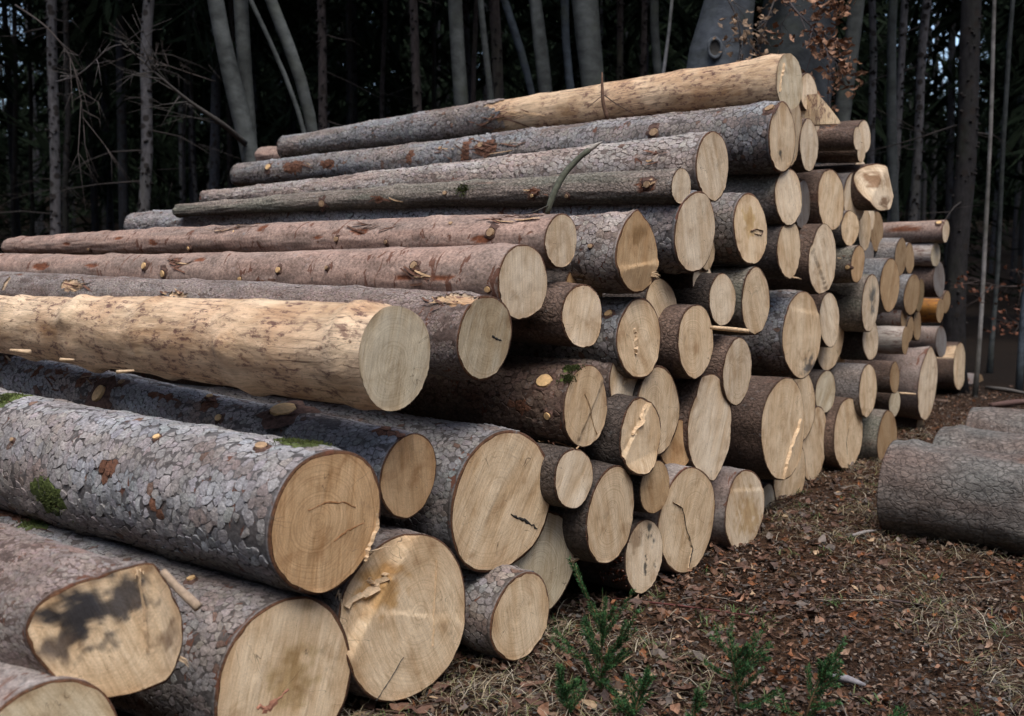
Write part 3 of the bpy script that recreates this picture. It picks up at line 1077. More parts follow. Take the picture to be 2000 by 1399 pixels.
# ------------------------------------------------------------------ the table of logs
# centre x, centre y, width, height of the sawn face in the photograph (pixels, used only to place the log),
# set-back, bark, face colour, label, options
LOGS = [
 # --- front, left
 (105, 1442, 236, 232, 0.0, 'mauve', 'g', 'mauve barked log at the bottom left corner, its grey face mostly below the frame', dict(far=(0, 1385, 226), big=True, flakes=0, rk=0)),
 (212, 1238, 288, 268, -0.02, 'mauve', 'y', 'thick log with a black stained, notched and angled end, low at the far left',
    dict(far=(0, 1155, 240), big=True, prof=[(21, 0.99), (40, 1.04), (58, 1.14), (75, 0.96), (95, 0.86), (128, 0.96), (160, 0.90), (185, 0.86), (211, 0.84), (245, 0.92), (277, 0.99), (312, 1.16), (340, 1.10)], plen=0.14,
         facet=[(-1, 0.1, 0.66, 0.012, 0.9), (1, 0.05, 0.66, 0.0, 0.6)], stain=[(-0.12, 0.48, 0.62, (0.05, 0.048, 0.05)), (-0.35, 0.40, 0.42, (0.035, 0.035, 0.04)), (0.25, 0.45, 0.3, (0.09, 0.08, 0.075)), (-0.62, -0.1, 0.2, (0.10, 0.08, 0.07)), (0.85, -0.3, 0.3, (0.28, 0.19, 0.12))], cell=(0.012, 0.016), thick=0.0012, flakes=1.2)),
 (561, 1330, 251, 322, 0.0, 'gray', 'y', 'very thick bottom log with a small red paint smear on its pale face',
    dict(far=(0, 1115, 255), big=True, flakes=3.0, moss=[(80, 1020, 0.10, 0.25)], knots=[(375, 1136, 17)], tear=[(40, 1000, 0.25, 0.22)], rust=0.05, stain=[(0.1, 0.0, 0.4, (0.50, 0.37, 0.20))])),
 (640, 1018, 215, 279, -0.05, 'lilac', 'o', 'big grey scaly log with orange tan face, dark arc stains and moss on its back',
    dict(far=(0, 872, 214), big=True, flakes=4.2, thick=0.0036, cell=(0.026, 0.030), rust=0.015, moss=[(590, 862, 0.10, 0.42), (95, 970, 0.11, 0.30), (12, 778, 0.10, 0.35)],
         knots=[(308, 857, 15), (510, 874, 24), (22, 858, 9)], tear=[(205, 915, 0.07, 0.16), (300, 990, 0.06, 0.10)], scar=0.35)),
 (799, 930, 108, 168, 0.03, 'lilac', 'o', 'medium log with tan ringed face between the mossy grey log and the largest pale face',
    dict(far=(0, 735, 108), big=True, flakes=3.6, thick=0.0018, cell=(0.021, 0.026), knots=[(555, 807, 50), (196, 770, 36), (428, 817, 15), (410, 776, 13), (240, 750, 14), (30, 688, 30)],
         tear=[(120, 728, 0.07, 0.10), (165, 738, 0.04, 0.3), (75, 722, 0.02, 0.3), (410, 785, 0.05, 0.25), (315, 772, 0.10, 0.12), (770, 850, 0.10, 0.15)], rust=0.07)),
 (983, 980, 190, 284, 0.0, 'gray', 'y', 'log with the largest pale face, a dark slanting knife mark at its lower right',
    dict(big=True, flakes=1.8, thick=0.003, len=3.6, ky=-0.03)),
 (800, 1208, 229, 326, -0.03, 'mauve', 'y', 'very thick bottom log whose face steps back at the upper left with a torn ridge',
    dict(big=True, flakes=0.9, len=3.2, facet=[(-0.78, 0.62, 0.62, 0.022, 0.1), (0.35, 1.0, 0.05, 0.004, 0.0)], stain=[(-0.45, 0.5, 0.35, (0.56, 0.34, 0.14))])),
 (1018, 1205, 107, 174, -0.10, 'gray', 'y', 'small round log lying on the ground in front of a large dull set-back face', dict(big=True, flakes=0.9, cell=(0.024, 0.028), len=3.0)),
 (1056, 1105, 134, 212, 0.03, 'gray', 'g', 'large dull face set back behind the small round log on the ground', dict(len=3.0)),
 (773, 699, 138, 206, -0.10, 'peeled', 'g', 'thick debarked yellow log sticking out above the grey scaly one, finely ringed face',
    dict(far=(0, 636, 112), big=True, lump=0.012, bend=0.01)),
 (948, 660, 104, 173, 0.0, 'mauve', 'g', 'log with torn bark and a short dark pencil stroke on its coarse sawn face',
    dict(far=(0, 572, 82), big=True, flakes=3.6, cell=(0.012, 0.015), thick=0.0012, bare=[(880, 583, 0.10, 0.30), (135, 560, 0.12, 0.30), (12, 556, 0.035, 0.3), (345, 580, 0.07, 0.14), (860, 640, 0.02, 0.1)], rust=0.01)),
 (1022, 552, 96, 151, 0.02, 'pink', 'w', 'smooth reddish pink log with scattered knots, its face just below the smaller pink log',
    dict(far=(0, 523, 62), big=True, knots=[(810, 520, 16), (545, 528, 12), (283, 520, 14), (320, 535, 14), (955, 565, 12), (640, 524, 8), (470, 545, 9)],
         tear=[(790, 540, 0.05, 0.10), (860, 540, 0.06, 0.08), (80, 515, 0.09, 0.2), (340, 500, 0.02, 0.25), (390, 500, 0.05, 0.1), (560, 560, 0.06, 0.12), (180, 512, 0.08, 0.1), (695, 560, 0.03, 0.1)], scar=0.5)),
 (1096, 471, 62, 109, 0.05, 'pink', 'w', 'slimmer smooth pink log with narrow pale face, upper one of the two pink logs',
    dict(far=(21, 482, 34), big=True, knots=[(960, 456, 18), (755, 473, 9), (660, 468, 10), (370, 485, 8), (175, 487, 6), (460, 452, 10), (880, 436, 8)],
         tear=[(700, 455, 0.06, 0.16), (512, 450, 0.03, 0.35), (300, 480, 0.04, 0.2), (230, 470, 0.05, 0.12), (620, 470, 0.03, 0.12), (130, 480, 0.04, 0.15), (940, 470, 0.05, 0.15)], scar=0.5)),
 (1138, 618, 80, 127, -0.02, 'brown', 'w', 'brown log with clear growth rings and bitten edge, right of the pencil-marked face', dict(big=True, flakes=0, len=3.2)),
 (1140, 584, 76, 136, 0.2, 'dark', 'o', 'tan face mostly hidden behind the clearly ringed brown log', {}),
 (1245, 496, 82, 158, -0.03, 'rosy', 'b', 'log with a pointed almond shaped tan face and splinters at its lower edge',
    dict(big=True, flakes=1.6, len=3.2, prof=[(0, 1.0), (40, 0.93), (70, 0.97), (90, 1.10), (110, 0.97), (140, 0.93), (180, 1.0), (300, 1.0)], plen=0.08, facet=[(0.1, -1, 0.28, -0.008, 0.15)], knots=[(1155, 482, 9)],
         stain=[(0.1, 0.4, 0.35, (0.30, 0.19, 0.09))])),
 (1358, 454, 80, 155, 0.0, 'lilac', 'w', 'lilac grey scaly log with a broad oval face touching the almond shaped one',
    dict(far=(262, 440, 46), big=True, flakes=5.0, thick=0.0034, cell=(0.022, 0.026), rust=0.02)),
 (1378, 458, 40, 140, 0.12, 'gray', 'y', 'thin sliver of a face peeping out right of the broad oval one', {}),
 (1392, 325, 62, 138, 0.0, 'rosy', 'w', 'pale rosy scaly log with a smooth tall oval face, below the thick knotty log', dict(far=(402, 388, 30), big=True, flakes=5.0, thick=0.0028, cell=(0.027, 0.031), rust=0.02)),
 (1330, 364, 37, 70, 0.0, 'olive', 'w', 'thin greenish log whose small half face rests on the lilac scaly log', dict(far=(350, 412, 24), big=True, flakes=0, moss=[(905, 376, 0.05, 0.5)], knots=[(1266, 361, 14), (1108, 383, 8), (630, 398, 13), (1040, 382, 7), (870, 378, 8)], tear=[(1262, 361, 0.05, 0.5), (1040, 380, 0.03, 0.4), (740, 395, 0.04, 0.3)])),
 # --- top of the stack
 (1542, 160, 52, 113, 0.0, 'peeled', 'g', 'topmost log, debarked near its smooth pale face and grey barked further back', dict(far=(560, 290, 46), big=True, topbark=1)),
 (1528, 270, 50, 139, 0.0, 'gray', 'y', 'thick grey scaly log with a dark spot on its face, just under the topmost log',
    dict(far=(468, 343, 44), big=True, flakes=5.2, thick=0.003, knots=[(1500, 214, 18), (1278, 260, 17), (525, 327, 12), (940, 285, 12), (860, 290, 7)], tear=[(575, 325, 0.14, 0.5), (640, 322, 0.08, 0.3), (950, 290, 0.10, 0.4), (800, 305, 0.05, 0.3), (910, 295, .03, .6)],
         stain=[(-0.1, -0.42, 0.16, (0.05, 0.05, 0.045))], rust=0.05)),
 (1545, 262, 40, 128, 0.14, 'pink', 'y', 'pink barked log wedged behind the thick knotty one, only a sliver of its face showing', dict(far=(512, 305, 34), big=True, tear=[(1100, 245, 0.2, 0.5), (800, 270, 0.15, 0.5), (1240, 235, .1, .5)])),
 (1579, 181, 34, 74, 0.15, 'brown', 'w', 'narrow face directly right of the topmost log', {}),
 (1580, 284, 34, 104, 0.05, 'brown', 'w', 'narrow upright face right of the dark-spotted one', {}),
 (1592, 240, 17, 60, 0.25, 'brown', 'w', 'tiny end stub above and behind the narrow upright face', {}),
 (1575, 340, 26, 56, 0.35, 'dark', 'w', 'bit of a face under the narrow upright one, under the top row', {}),
 (1687, 268, 25, 66, 0.05, 'brown', 'w', 'short brown log with a round side knot, its end furthest right on the upper stack', dict(len=1.5, flakes=0, knots=[(1611, 268, 15)])),
 (1674, 271, 15, 45, -0.03, 'brown', 'w', 'small pale half end in front of the knotted short brown log', dict(len=0.8)),
 (1682, 298, 15, 38, 0.02, 'brown', 'w', 'tiny end below the knotted short brown log', dict(len=1.0)),
 (1680, 330, 22, 34, 0.2, 'dark', 'w', 'small broken end under the tiny one at the upper right', dict(len=1.0)),
 (1722, 366, 58, 92, -0.05, 'brown', 'w', 'short log with a hacked brown and white end jutting out at the upper right',
    dict(len=1.3, prof=[(0, 0.95), (30, 1.0), (60, 0.9), (90, 1.0), (130, 1.0), (180, 1.0), (240, 0.95), (285, 1.05), (300, 1.1), (330, 0.85)], facet=[(-0.8, 0.5, 0.25, -0.0, 0.9), (0.8, 0.3, 0.5, 0.0, 0.8)], stain=[(-0.3, 0.3, 0.4, (0.26, 0.15, 0.08)), (0.2, -0.6, 0.35, (0.2, 0.12, 0.07))])),
 # --- second row down
 (1466, 448, 65, 138, 0.0, 'gray', 'y', 'log with yellow fan patterned face and a loose curl of fibre, beside the broad oval', dict(big=True, flakes=1.2, stain=[(0.0, 0.25, 0.5, (0.55, 0.38, 0.18))])),
 (1540, 385, 51, 114, 0.0, 'olive', 'w', 'dark olive log with a crossed pale face, directly under the dark-spotted face', dict(flakes=0)),
 (1567, 400, 30, 97, 0.14, 'dark', 's', 'weathered dark grey end tucked between two pale faces', {}),
 (1623, 391, 50, 123, 0.0, 'brown', 'y', 'tall oval face with one small pale knot near its top, on the upper right', {}),
 (1669, 387, 43, 96, 0.06, 'mauve', 'w', 'smooth tan oval face between the pale-knotted one and the hacked short log', {}),
 (1660, 446, 34, 70, 0.0, 'gray', 'y', 'small brown-edged face below the gap of two tall ovals', {}),
 (1689, 450, 24, 80, 0.16, 'gray', 'y', 'slim slanting face partly behind the small brown-edged one', {}),
 (1700, 428, 16, 46, 0.30, 'dark', 'w', 'little face crescent under the hacked short log', {}),
 (1712, 452, 24, 80, 0.34, 'dark', 'd', 'shaded brownish face right of the slim slanting one', {}),
 (1696, 495, 20, 52, 0.30, 'dark', 's', 'small blue grey weathered end above the thin red barked area', {}),
 (1541, 488, 46, 112, 0.0, 'dark', 'y', 'upright oval face with ragged lower rim, below the crossed pale face', {}),
 (1608, 507, 50, 134, -0.05, 'brown', 'w', 'tall whitish face with a diagonal saw step, sticking slightly out', dict(facet=[(-0.7, -0.7, 0.35, 0.01, 0.0)])),
 (1675, 516, 25, 75, -0.04, 'olive', 'o', 'very narrow orange tinted face on a mossy dark log', dict(knots=[(1655, 522, 8)])),
 # --- middle
 (1372, 550, 39, 80, 0.12, 'dark', 'w', 'small oval face under the broad oval one, in deep shade', {}),
 (1411, 586, 52, 101, 0.02, 'dark', 'w', 'tan oval face resting at the left end of a bright peg', {}),
 (1476, 589, 54, 134, -0.03, 'olive', 'y', 'tall smooth oval face at the right end of a bright peg', {}),
 (1291, 597, 60, 108, 0.12, 'dark', 'y', 'dull oval face under the splinters of the almond shaped one', {}),
 (1249, 662, 87, 156, 0.0, 'gray', 'y', 'large ringed face with a crumbly orange scar in its middle', dict(big=True, flakes=0.8, knots=[(1190, 612, 16)])),
 (1359, 667, 68, 146, 0.0, 'brown', 'y', 'oval face with coarse diagonal cuts, right of the orange-scarred one', {}),
 (1440, 726, 56, 132, 0.0, 'brown', 'w', 'clean pale oval face above the biggest upright face', {}),
 (1567, 655, 71, 172, -0.04, 'gray', 'y', 'large face with a ragged step near its top and a grey lower corner, middle right', dict(big=True, flakes=1.0, facet=[(0.1, 1, 0.55, 0.005, 0.0)], stain=[(0.4, -0.75, 0.3, (0.10, 0.10, 0.10))])),
 (1620, 625, 38, 106, 0.06, 'brown', 'w', 'oval face just right of the ragged stepped one', {}),
 (1619, 656, 56, 138, 0.16, 'dark', 'y', 'wide face mostly covered by the oval one in front of it', {}),
 (1637, 692, 26, 112, 0.26, 'dark', 'o', 'orange edged sliver of a face behind the wide covered one', {}),
 (1677, 584, 30, 70, 0.04, 'dark', 'y', 'short face with an undercut orange lip, right side of the stack', {}),
 (1700, 592, 32, 114, 0.0, 'olive', 'w', 'pale face with a long grey blue stain down its middle', dict(stain=[(0.15, 0.3, 0.38, (0.12, 0.13, 0.13)), (0.25, -0.2, 0.3, (0.14, 0.15, 0.15))])),
 (1715, 566, 28, 102, 0.14, 'olive', 'k', 'mustard brown face behind the grey stained one', {}),
 (1738, 557, 35, 107, 0.06, 'gray', 'b', 'dark tan tall face right of the mustard brown one', {}),
 (1700, 662, 29, 88, 0.10, 'dark', 'w', 'clean face under the grey stained one, beside a debarked grey log', {}),
 # --- far right stack
 (1759, 502, 22, 72, 0.20, 'gray', 'd', 'dim narrow face at the top of the right hand stack, left of its twin', {}),
 (1776, 505, 17, 62, 0.30, 'gray', 'd', 'dim narrow face at the top of the right hand stack, touching the white log', {}),
 (1847, 452, 13, 43, 0.25, 'pink', 'w', 'thin red barked log poking far out to the right under the open forest', dict(len=2.4, knots=[(1834, 436, 9)], tear=[(1770, 446, 0.12, 0.3)])),
 (1827, 498, 17, 45, 0.35, 'whitewood', 'g', 'short white debarked log below the thin red one', dict(len=2.0)),
 (1834, 546, 21, 72, 0.35, 'brown', 's', 'dark barked log with a bluish weathered end, below the white debarked log', dict(len=2.5)),
 (1781, 576, 29, 80, 0.20, 'gray', 'd', 'leaning oval face in the middle of the right hand stack', {}),
 (1796, 577, 16, 66, 0.32, 'dark', 'k', 'dark rim of a face behind the leaning oval one', {}),
 (1836, 607, 14, 47, 0.45, 'orangewood', 'd', 'small debarked log glowing orange, above the dark hollow on the right', dict(len=2.0)),
 (1848, 590, 15, 44, 0.65, 'brown', 'd', 'grey tan end right behind the orange debarked log', dict(len=2.0)),
 (1766, 618, 13, 46, 0.25, 'mauve', 'd', 'mauve log with a slim end, left of the two hanging slim ends', dict(len=2.0)),
 (1777, 644, 13, 52, 0.33, 'dark', 'd', 'left one of two slim ends hanging side by side on the right', {}),
 (1791, 635, 15, 62, 0.38, 'dark', 'd', 'right one of two slim ends hanging side by side on the right', {}),
 (1768, 665, 13, 54, 0.20, 'whitewood', 'd', 'debarked silver grey log lying beside the clean face on the right', dict(len=2.0)),
 (1838, 668, 20, 60, 0.55, 'mauve', 's', 'mauve log with a grey trapezoid end under the orange one', dict(len=2.5)),
 (1812, 750, 34, 140, 0.15, 'mauve', 'w', 'very tall narrow bright face with a resin dark rim on the right', dict(len=2.5, prof=[(0, 1), (60, 0.95), (90, 1.06), (120, 0.95), (180, 1), (270, 1.03)])),
 (1874, 716, 22, 94, 0.60, 'brown', 'y', 'log with a splintered pale top edge, right of the very tall narrow face', dict(len=2.5, bare=[(1850, 685, 0.3, 0.35)])),
 (1910, 771, 21, 82, 0.75, 'mauve', 'd', 'outermost log on the right, resting on the ground behind the scaly logs', dict(len=3.0)),
 (1777, 713, 11, 40, 0.30, 'brown', 'd', 'small whitish end above the bright face row, left of the very tall one', dict(len=2.0)),
 (1747, 738, 18, 62, 0.12, 'brown', 'd', 'brown log with a narrow tan end, upper neighbour of the pale set-back one', dict(len=2.0)),
 (1695, 763, 33, 105, 0.0, 'gray', 'y', 'chunky face with flaking bark at its upper left, lower right of the stack', dict(len=2.5)),
 (1747, 788, 21, 54, 0.20, 'brown', 'g', 'pale set-back end under the narrow tan one', dict(len=2.0)),
 (1797, 830, 13, 54, 0.25, 'brown', 'd', 'dark red log with a slim end, near the ground on the right', dict(len=2.0)),
 (1807, 843, 12, 42, 0.36, 'dark', 'd', 'slim end tucked behind the dark red one near the ground', {}),
 (1854, 806, 21, 50, 0.50, 'brown', 'd', 'shaded end with peeling white bark, beside the outermost log', dict(len=2.0)),
 (1733, 861, 35, 120, 0.0, 'olive', 'd', 'log with lichen green bark, its face partly hidden by the scaly log on the right', dict(len=2.5, lichen=1)),
 # --- lower middle and right
 (1657, 847, 53, 143, 0.0, 'brown', 'y', 'oval face with a dark slit and an inner oval, near the ground on the right', {}),
 (1612, 766, 38, 86, 0.10, 'dark', 'g', 'grey tan small face above the slit one', {}),
 (1562, 790, 58, 150, 0.16, 'dark', 'y', 'shaded tall face behind the one with a glowing ridge', {}),
 (1531, 838, 81, 204, -0.03, 'brown', 'y', 'tall oval face with a long glowing orange ridge on its lower right', dict(big=True, flakes=0)),
 (1591, 867, 45, 154, 0.10, 'dark', 'y', 'tan oval face close behind the glowing ridge one, down to the ground', {}),
 (1543, 930, 58, 146, 0.14, 'dark', 'y', 'face under the glowing ridge one, touching the forest floor', {}),
 (1455, 997, 72, 163, 0.0, 'mauve', 'w', 'face with a paler cap at its top, standing on the ground', dict(big=True, facet=[(0.15, 1, 0.5, 0.004, 0.0)], stain=[(0.1, -0.2, 0.7, (0.53, 0.38, 0.21))])),
 (1497, 990, 30, 92, 0.20, 'dark', 'g', 'dull little end squeezed behind the pale capped face', {}),
 (1385, 830, 80, 160, 0.02, 'brown', 'w', 'very tall whitish face cut to a coffin like point at both ends',
    dict(big=True, prof=[(27, 1.1), (56, 1.13), (82, 1.26), (97, 1.30), (111, 1.34), (130, 1.02), (187, 1.0), (221, 1.12), (265, 1.26), (284, 1.50), (318, 1.28), (350, 1.08)], plen=0.30)),
 (1343, 1016, 107, 208, -0.02, 'mauve', 'y', 'large evenly ringed face with an orange edged crack running down it, resting on the ground', dict(big=True)),
 (1279, 952, 57, 105, -0.06, 'dark', 'b', 'small brown tan face above the cracked one', {}),
 (1194, 1006, 91, 193, -0.08, 'dark', 'y', 'oval face with a pale tip in its centre, directly above the resin smeared log', dict(big=True)),
 (1258, 1086, 69, 145, -0.03, 'dark', 'w', 'resin smeared log with a mildewed speckled face, lowest on the ground in the middle', dict(big=True, stain=[(0.30 + 0.45 * math.sin(k * 1.7) * 0.6, 0.15 + 0.62 * math.sin(k * 2.9 + 1), 0.05 + 0.02 * (k % 3), (0.09, 0.085, 0.075)) for k in range(16)] + [(-0.4, 0.6, 0.4, (0.44, 0.33, 0.22))])),
 (1121, 935, 74, 120, -0.09, 'dark', 'w', 'small round-topped face tucked under the log with the big side knot', {}),
 (1146, 795, 90, 158, -0.04, 'brown', 'y', 'log with a big round side knot and moss, its oval face with a slanting step',
    dict(big=True, flakes=1.2, cell=(0.024, 0.028), knots=[(1064, 745, 31), (1069, 812, 15)], moss=[(1108, 740, 0.05, 0.15), (1120, 722, 0.04, 0.2)], facet=[(0.75, -0.6, 0.22, 0.008, 0.0)], tear=[(1010, 790, 0.05, 0.2)])),
 (1221, 746, 61, 120, 0.04, 'mauve', 'w', 'darkly rimmed face with a diagonal ridge, right above the big side knot log', dict(big=True, flakes=0.9, facet=[(0.8, -0.4, 0.1, 0.006, 0.0)])),
 (1172, 865, 60, 118, 0.1, 'dark', 'g', 'dull face peeping out under the side knot log, in shade', {}),
 (1253, 853, 76, 150, -0.09, 'dark', 'y', 'crookedly cut face with a torn orange ridge and a furry dark lower edge', dict(big=True, facet=[(-0.7, 0.7, 0.3, 0.010, 0.0), (0.1, -1.0, 0.55, 0.0, -0.25)])),
 (1285, 803, 82, 182, 0.03, 'dark', 'y', 'broad face behind the crookedly cut one', dict(big=True)),
 (1322, 869, 70, 98, 0.06, 'dark', 'o', 'warm orange tan piece of a face between the broad one and the coffin shaped one', {}),
]

SHAPES = []
for i_, rec_ in enumerate(LOGS):
    rec_ = list(rec_)
    if len(rec_) < 9: rec_.append({})
    if rec_[8].get('topbark'):
        # grey bark further back: same log, bark starts about half way
        rec_[5] = 'gray'
        rec_[8]['peel'] = (-1.0, 2.1)
        rec_[8]['flakes'] = 4.8
    SHAPES.append(make_log(rec_, i_))


def by(frag):
    for r_, s_ in zip(LOGS, SHAPES):
        if frag in r_[7]: return s_
    raise KeyError(frag)


# ridges, cracks and marks on the faces
face_strip(by('glowing orange ridge on'), [(0.75, 0.1), (0.35, -0.35), (0.12, -0.65), (0.0, -0.97)], 0.009, 0.014, 'torn_ridge', M_SPLINT, 1)
face_strip(by('crack running down'), [(-0.55, 0.45), (-0.25, 0.3), (-0.1, -0.1), (0.15, -0.55), (0.05, -0.95)], 0.007, 0.004, 'crack_edge', M_SPLINT, 2)
face_strip(by('crack running down'), [(-0.53, 0.43), (-0.23, 0.28), (-0.08, -0.12), (0.17, -0.57), (0.07, -0.9)], 0.0025, 0.007, 'crack', M_MARK, 3)
face_strip(by('knife mark'), [(0.15, -0.22), (0.45, -0.35), (0.72, -0.52)], 0.007, 0.003, 'knife_mark', M_MARK, 4)
face_strip(by('pencil stroke'), [(0.22, 0.02), (0.62, -0.10)], 0.006, 0.002, 'pencil_stroke', M_MARK, 5)
face_strip(by('crumbly orange scar'), [(-0.22, 0.28), (-0.15, 0.0), (-0.2, -0.35)], 0.014, 0.010, 'crumbly_scar', M_SPLINT, 6)
face_strip(by('torn orange ridge'), [(0.25, 0.8), (-0.05, 0.35), (-0.45, 0.1)], 0.010, 0.012, 'torn_ridge', M_SPLINT, 7)
face_strip(by('diagonal ridge'), [(0.5, 0.65), (0.1, 0.1), (-0.2, -0.1)], 0.005, 0.006, 'torn_ridge', M_SPLINT, 8)
face_strip(by('red paint smear'), [(-0.42, -0.20), (-0.30, -0.26), (-0.15, -0.19), (-0.02, -0.12)], 0.012, 0.0012, 'red_smear', M_PAINT, 9)
face_strip(by('arc stains'), [(-0.35, 0.22), (0.0, 0.27), (0.3, 0.22), (0.5, 0.1)], 0.004, 0.0012, 'arc_stain', mat_simple('arc_stain', (0.26, 0.13, 0.055), 0.8, 60), 10)
face_strip(by('arc stains'), [(0.1, -0.32), (0.35, -0.2), (0.65, -0.15)], 0.004, 0.0012, 'arc_stain', bpy.data.materials['arc_stain'], 11)
face_strip(by('arc stains'), [(0.90, -0.05), (0.88, -0.25), (0.72, -0.55), (0.66, -0.72)], 0.006, 0.012, 'torn_ridge', M_SPLINT, 12)
face_strip(by('steps back at'), [(-0.9, 0.35), (-0.45, 0.45), (-0.3, 0.62)], 0.016, 0.02, 'torn_ridge', M_SPLINT, 13)
face_strip(by('steps back at'), [(0.45, 0.62), (0.42, 0.1), (0.38, -0.45)], 0.003, 0.004, 'saw_ridge', M_SPLINT, 14)
face_strip(by('steps back at'), [(-0.1, -0.45), (-0.35, -0.7), (-0.52, -0.85)], 0.003, 0.002, 'dark_check', M_MARK, 14)
face_strip(by('black stained'), [(0.42, 0.85), (0.45, 0.3), (0.46, -0.35)], 0.004, 0.010, 'saw_ridge', M_SPLINT, 15)
face_strip(by('slanting step'), [(-0.1, 0.35), (0.15, -0.1), (0.45, -0.75)], 0.003, 0.005, 'saw_ridge', M_SPLINT, 16)
face_strip(by('dark slit'), [(0.0, 0.15), (-0.15, -0.2), (-0.1, -0.55)], 0.004, 0.001, 'dark_check', M_MARK, 17)
face_strip(by('topmost log'), [(-0.45, 0.55), (-0.6, 0.1), (-0.75, -0.45)], 0.008, 0.010, 'torn_ridge', M_SPLINT, 18)
face_strip(by('loose curl of fibre'), [(-0.05, -0.05), (0.3, 0.02), (0.7, -0.02), (0.6, -0.15), (0.2, -0.12)], 0.0014, 0.006, 'fibre_curl', M_COLLAR, 19)
splinters(by('arc stains'), [(0.72, -0.62, 1.0, 0.06, 0.25, 0.085, 0.0035, 1), (0.68, -0.66, 0.6, 0.3, 0.5, 0.03, 0.002, 5)])
splinters(by('steps back at'), [(-0.55, 0.55, 0.3, 0.1, 0.8, 0.035, 0.004, 9), (-0.88, 0.5, -0.3, -0.8, 0.4, 0.04, 0.003, 4)])
splinters(by('almond shaped tan face'), [(0.6, -0.5, 0.8, -0.15, 0.5, 0.055, 0.004, 12)])
splinters(by('dark spot on its face'), [(0.35, -0.75, 0.9, 0.5, 0.4, 0.07, 0.003, 4)])
splinters(by('finely ringed'), [(0.45, -0.88, 0.3, -1, 0.2, 0.012, 0.0015, 9), (0.2, -0.97, 0.1, -1, 0.2, 0.010, 0.0015, 9), (0.75, -0.65, 0.6, -0.8, 0.2, 0.01, 0.0015, 6)])
splinters(by('black stained'), [(0.45, 0.88, -0.3, -0.4, 0.6, 0.03, 0.003, 8), (0.92, -0.55, 0.8, -0.6, 0.3, 0.05, 0.003, 3)])
splinters(by('dull face set back') if False else by('large dull face'), [(0.75, -0.15, 1.0, 0.1, 0.35, 0.10, 0.010, 1)], 'wood_peg')
splinters(by('splintered pale top'), [(0.6, 0.1, 1.0, 0.2, 0.3, 0.05, 0.006, 2)])
splinters(by('ragged lower rim'), [(0.2, -0.95, 1.0, -0.2, 0.4, 0.09, 0.003, 4)])
splinters(by('furry dark lower edge'), [(0.0, -0.95, 0.0, -1, 0.2, 0.02, 0.002, 14)], 'fibre_fringe', M_TWIG if False else M_COLLAR)
splinters(by('growth rings'), [(0.5, -0.8, 0.2, -0.5, 0.6, 0.008, 0.002, 8)])

def shreds(S, qx, qy, n, ln, seed, tan=0.35):
    zc, tc = hit(S.P, S.X, S.Y, S.Z, S.R, S.R1, S.L, qx, qy)
    if zc is None: return
    rg = np.random.default_rng(seed)
    acc = Acc()
    for k in range(n):
        z0 = zc + rg.normal(0, ln * 0.8); t0 = tc + rg.normal(0, 0.16)
        l = ln * rg.uniform(0.4, 1.4); w = rg.uniform(0.003, 0.012); up = rg.uniform(0.001, 0.011); sl = rg.uniform(-0.5, 0.5)
        m = 5
        s = np.linspace(0, 1, m)
        zz = np.clip(z0 + l * (s - 0.5), 0.01, S.L - 0.01); tt = t0 + sl * l / S.R * (s - 0.5)
        hh = 0.002 + up * s ** 2 + 0.004 * np.sin(s * 5 + k)
        A = S.pt(tt, zz, S.surf_r(tt, zz) + hh); 
        dt = w * (0.4 + 0.6 * np.sin(np.linspace(0.5, 2.9, m))) / S.R
        B = S.pt(tt + dt, zz + 0.003, S.surf_r(tt, zz) + hh + 0.003)
        i = np.arange(m - 1)
        c = np.array((0.42, 0.28, 0.16)) if rg.random() < tan * 0.6 else np.array((0.13, 0.065, 0.042)) * rg.uniform(0.6, 1.4)
        acc.add(np.vstack([A, B]), np.stack([i, i + 1, m + i + 1, m + i], 1), None, c)
    acc.build('torn_bark', M_TORN, S.root, smooth=False)['kind'] = 'stuff'


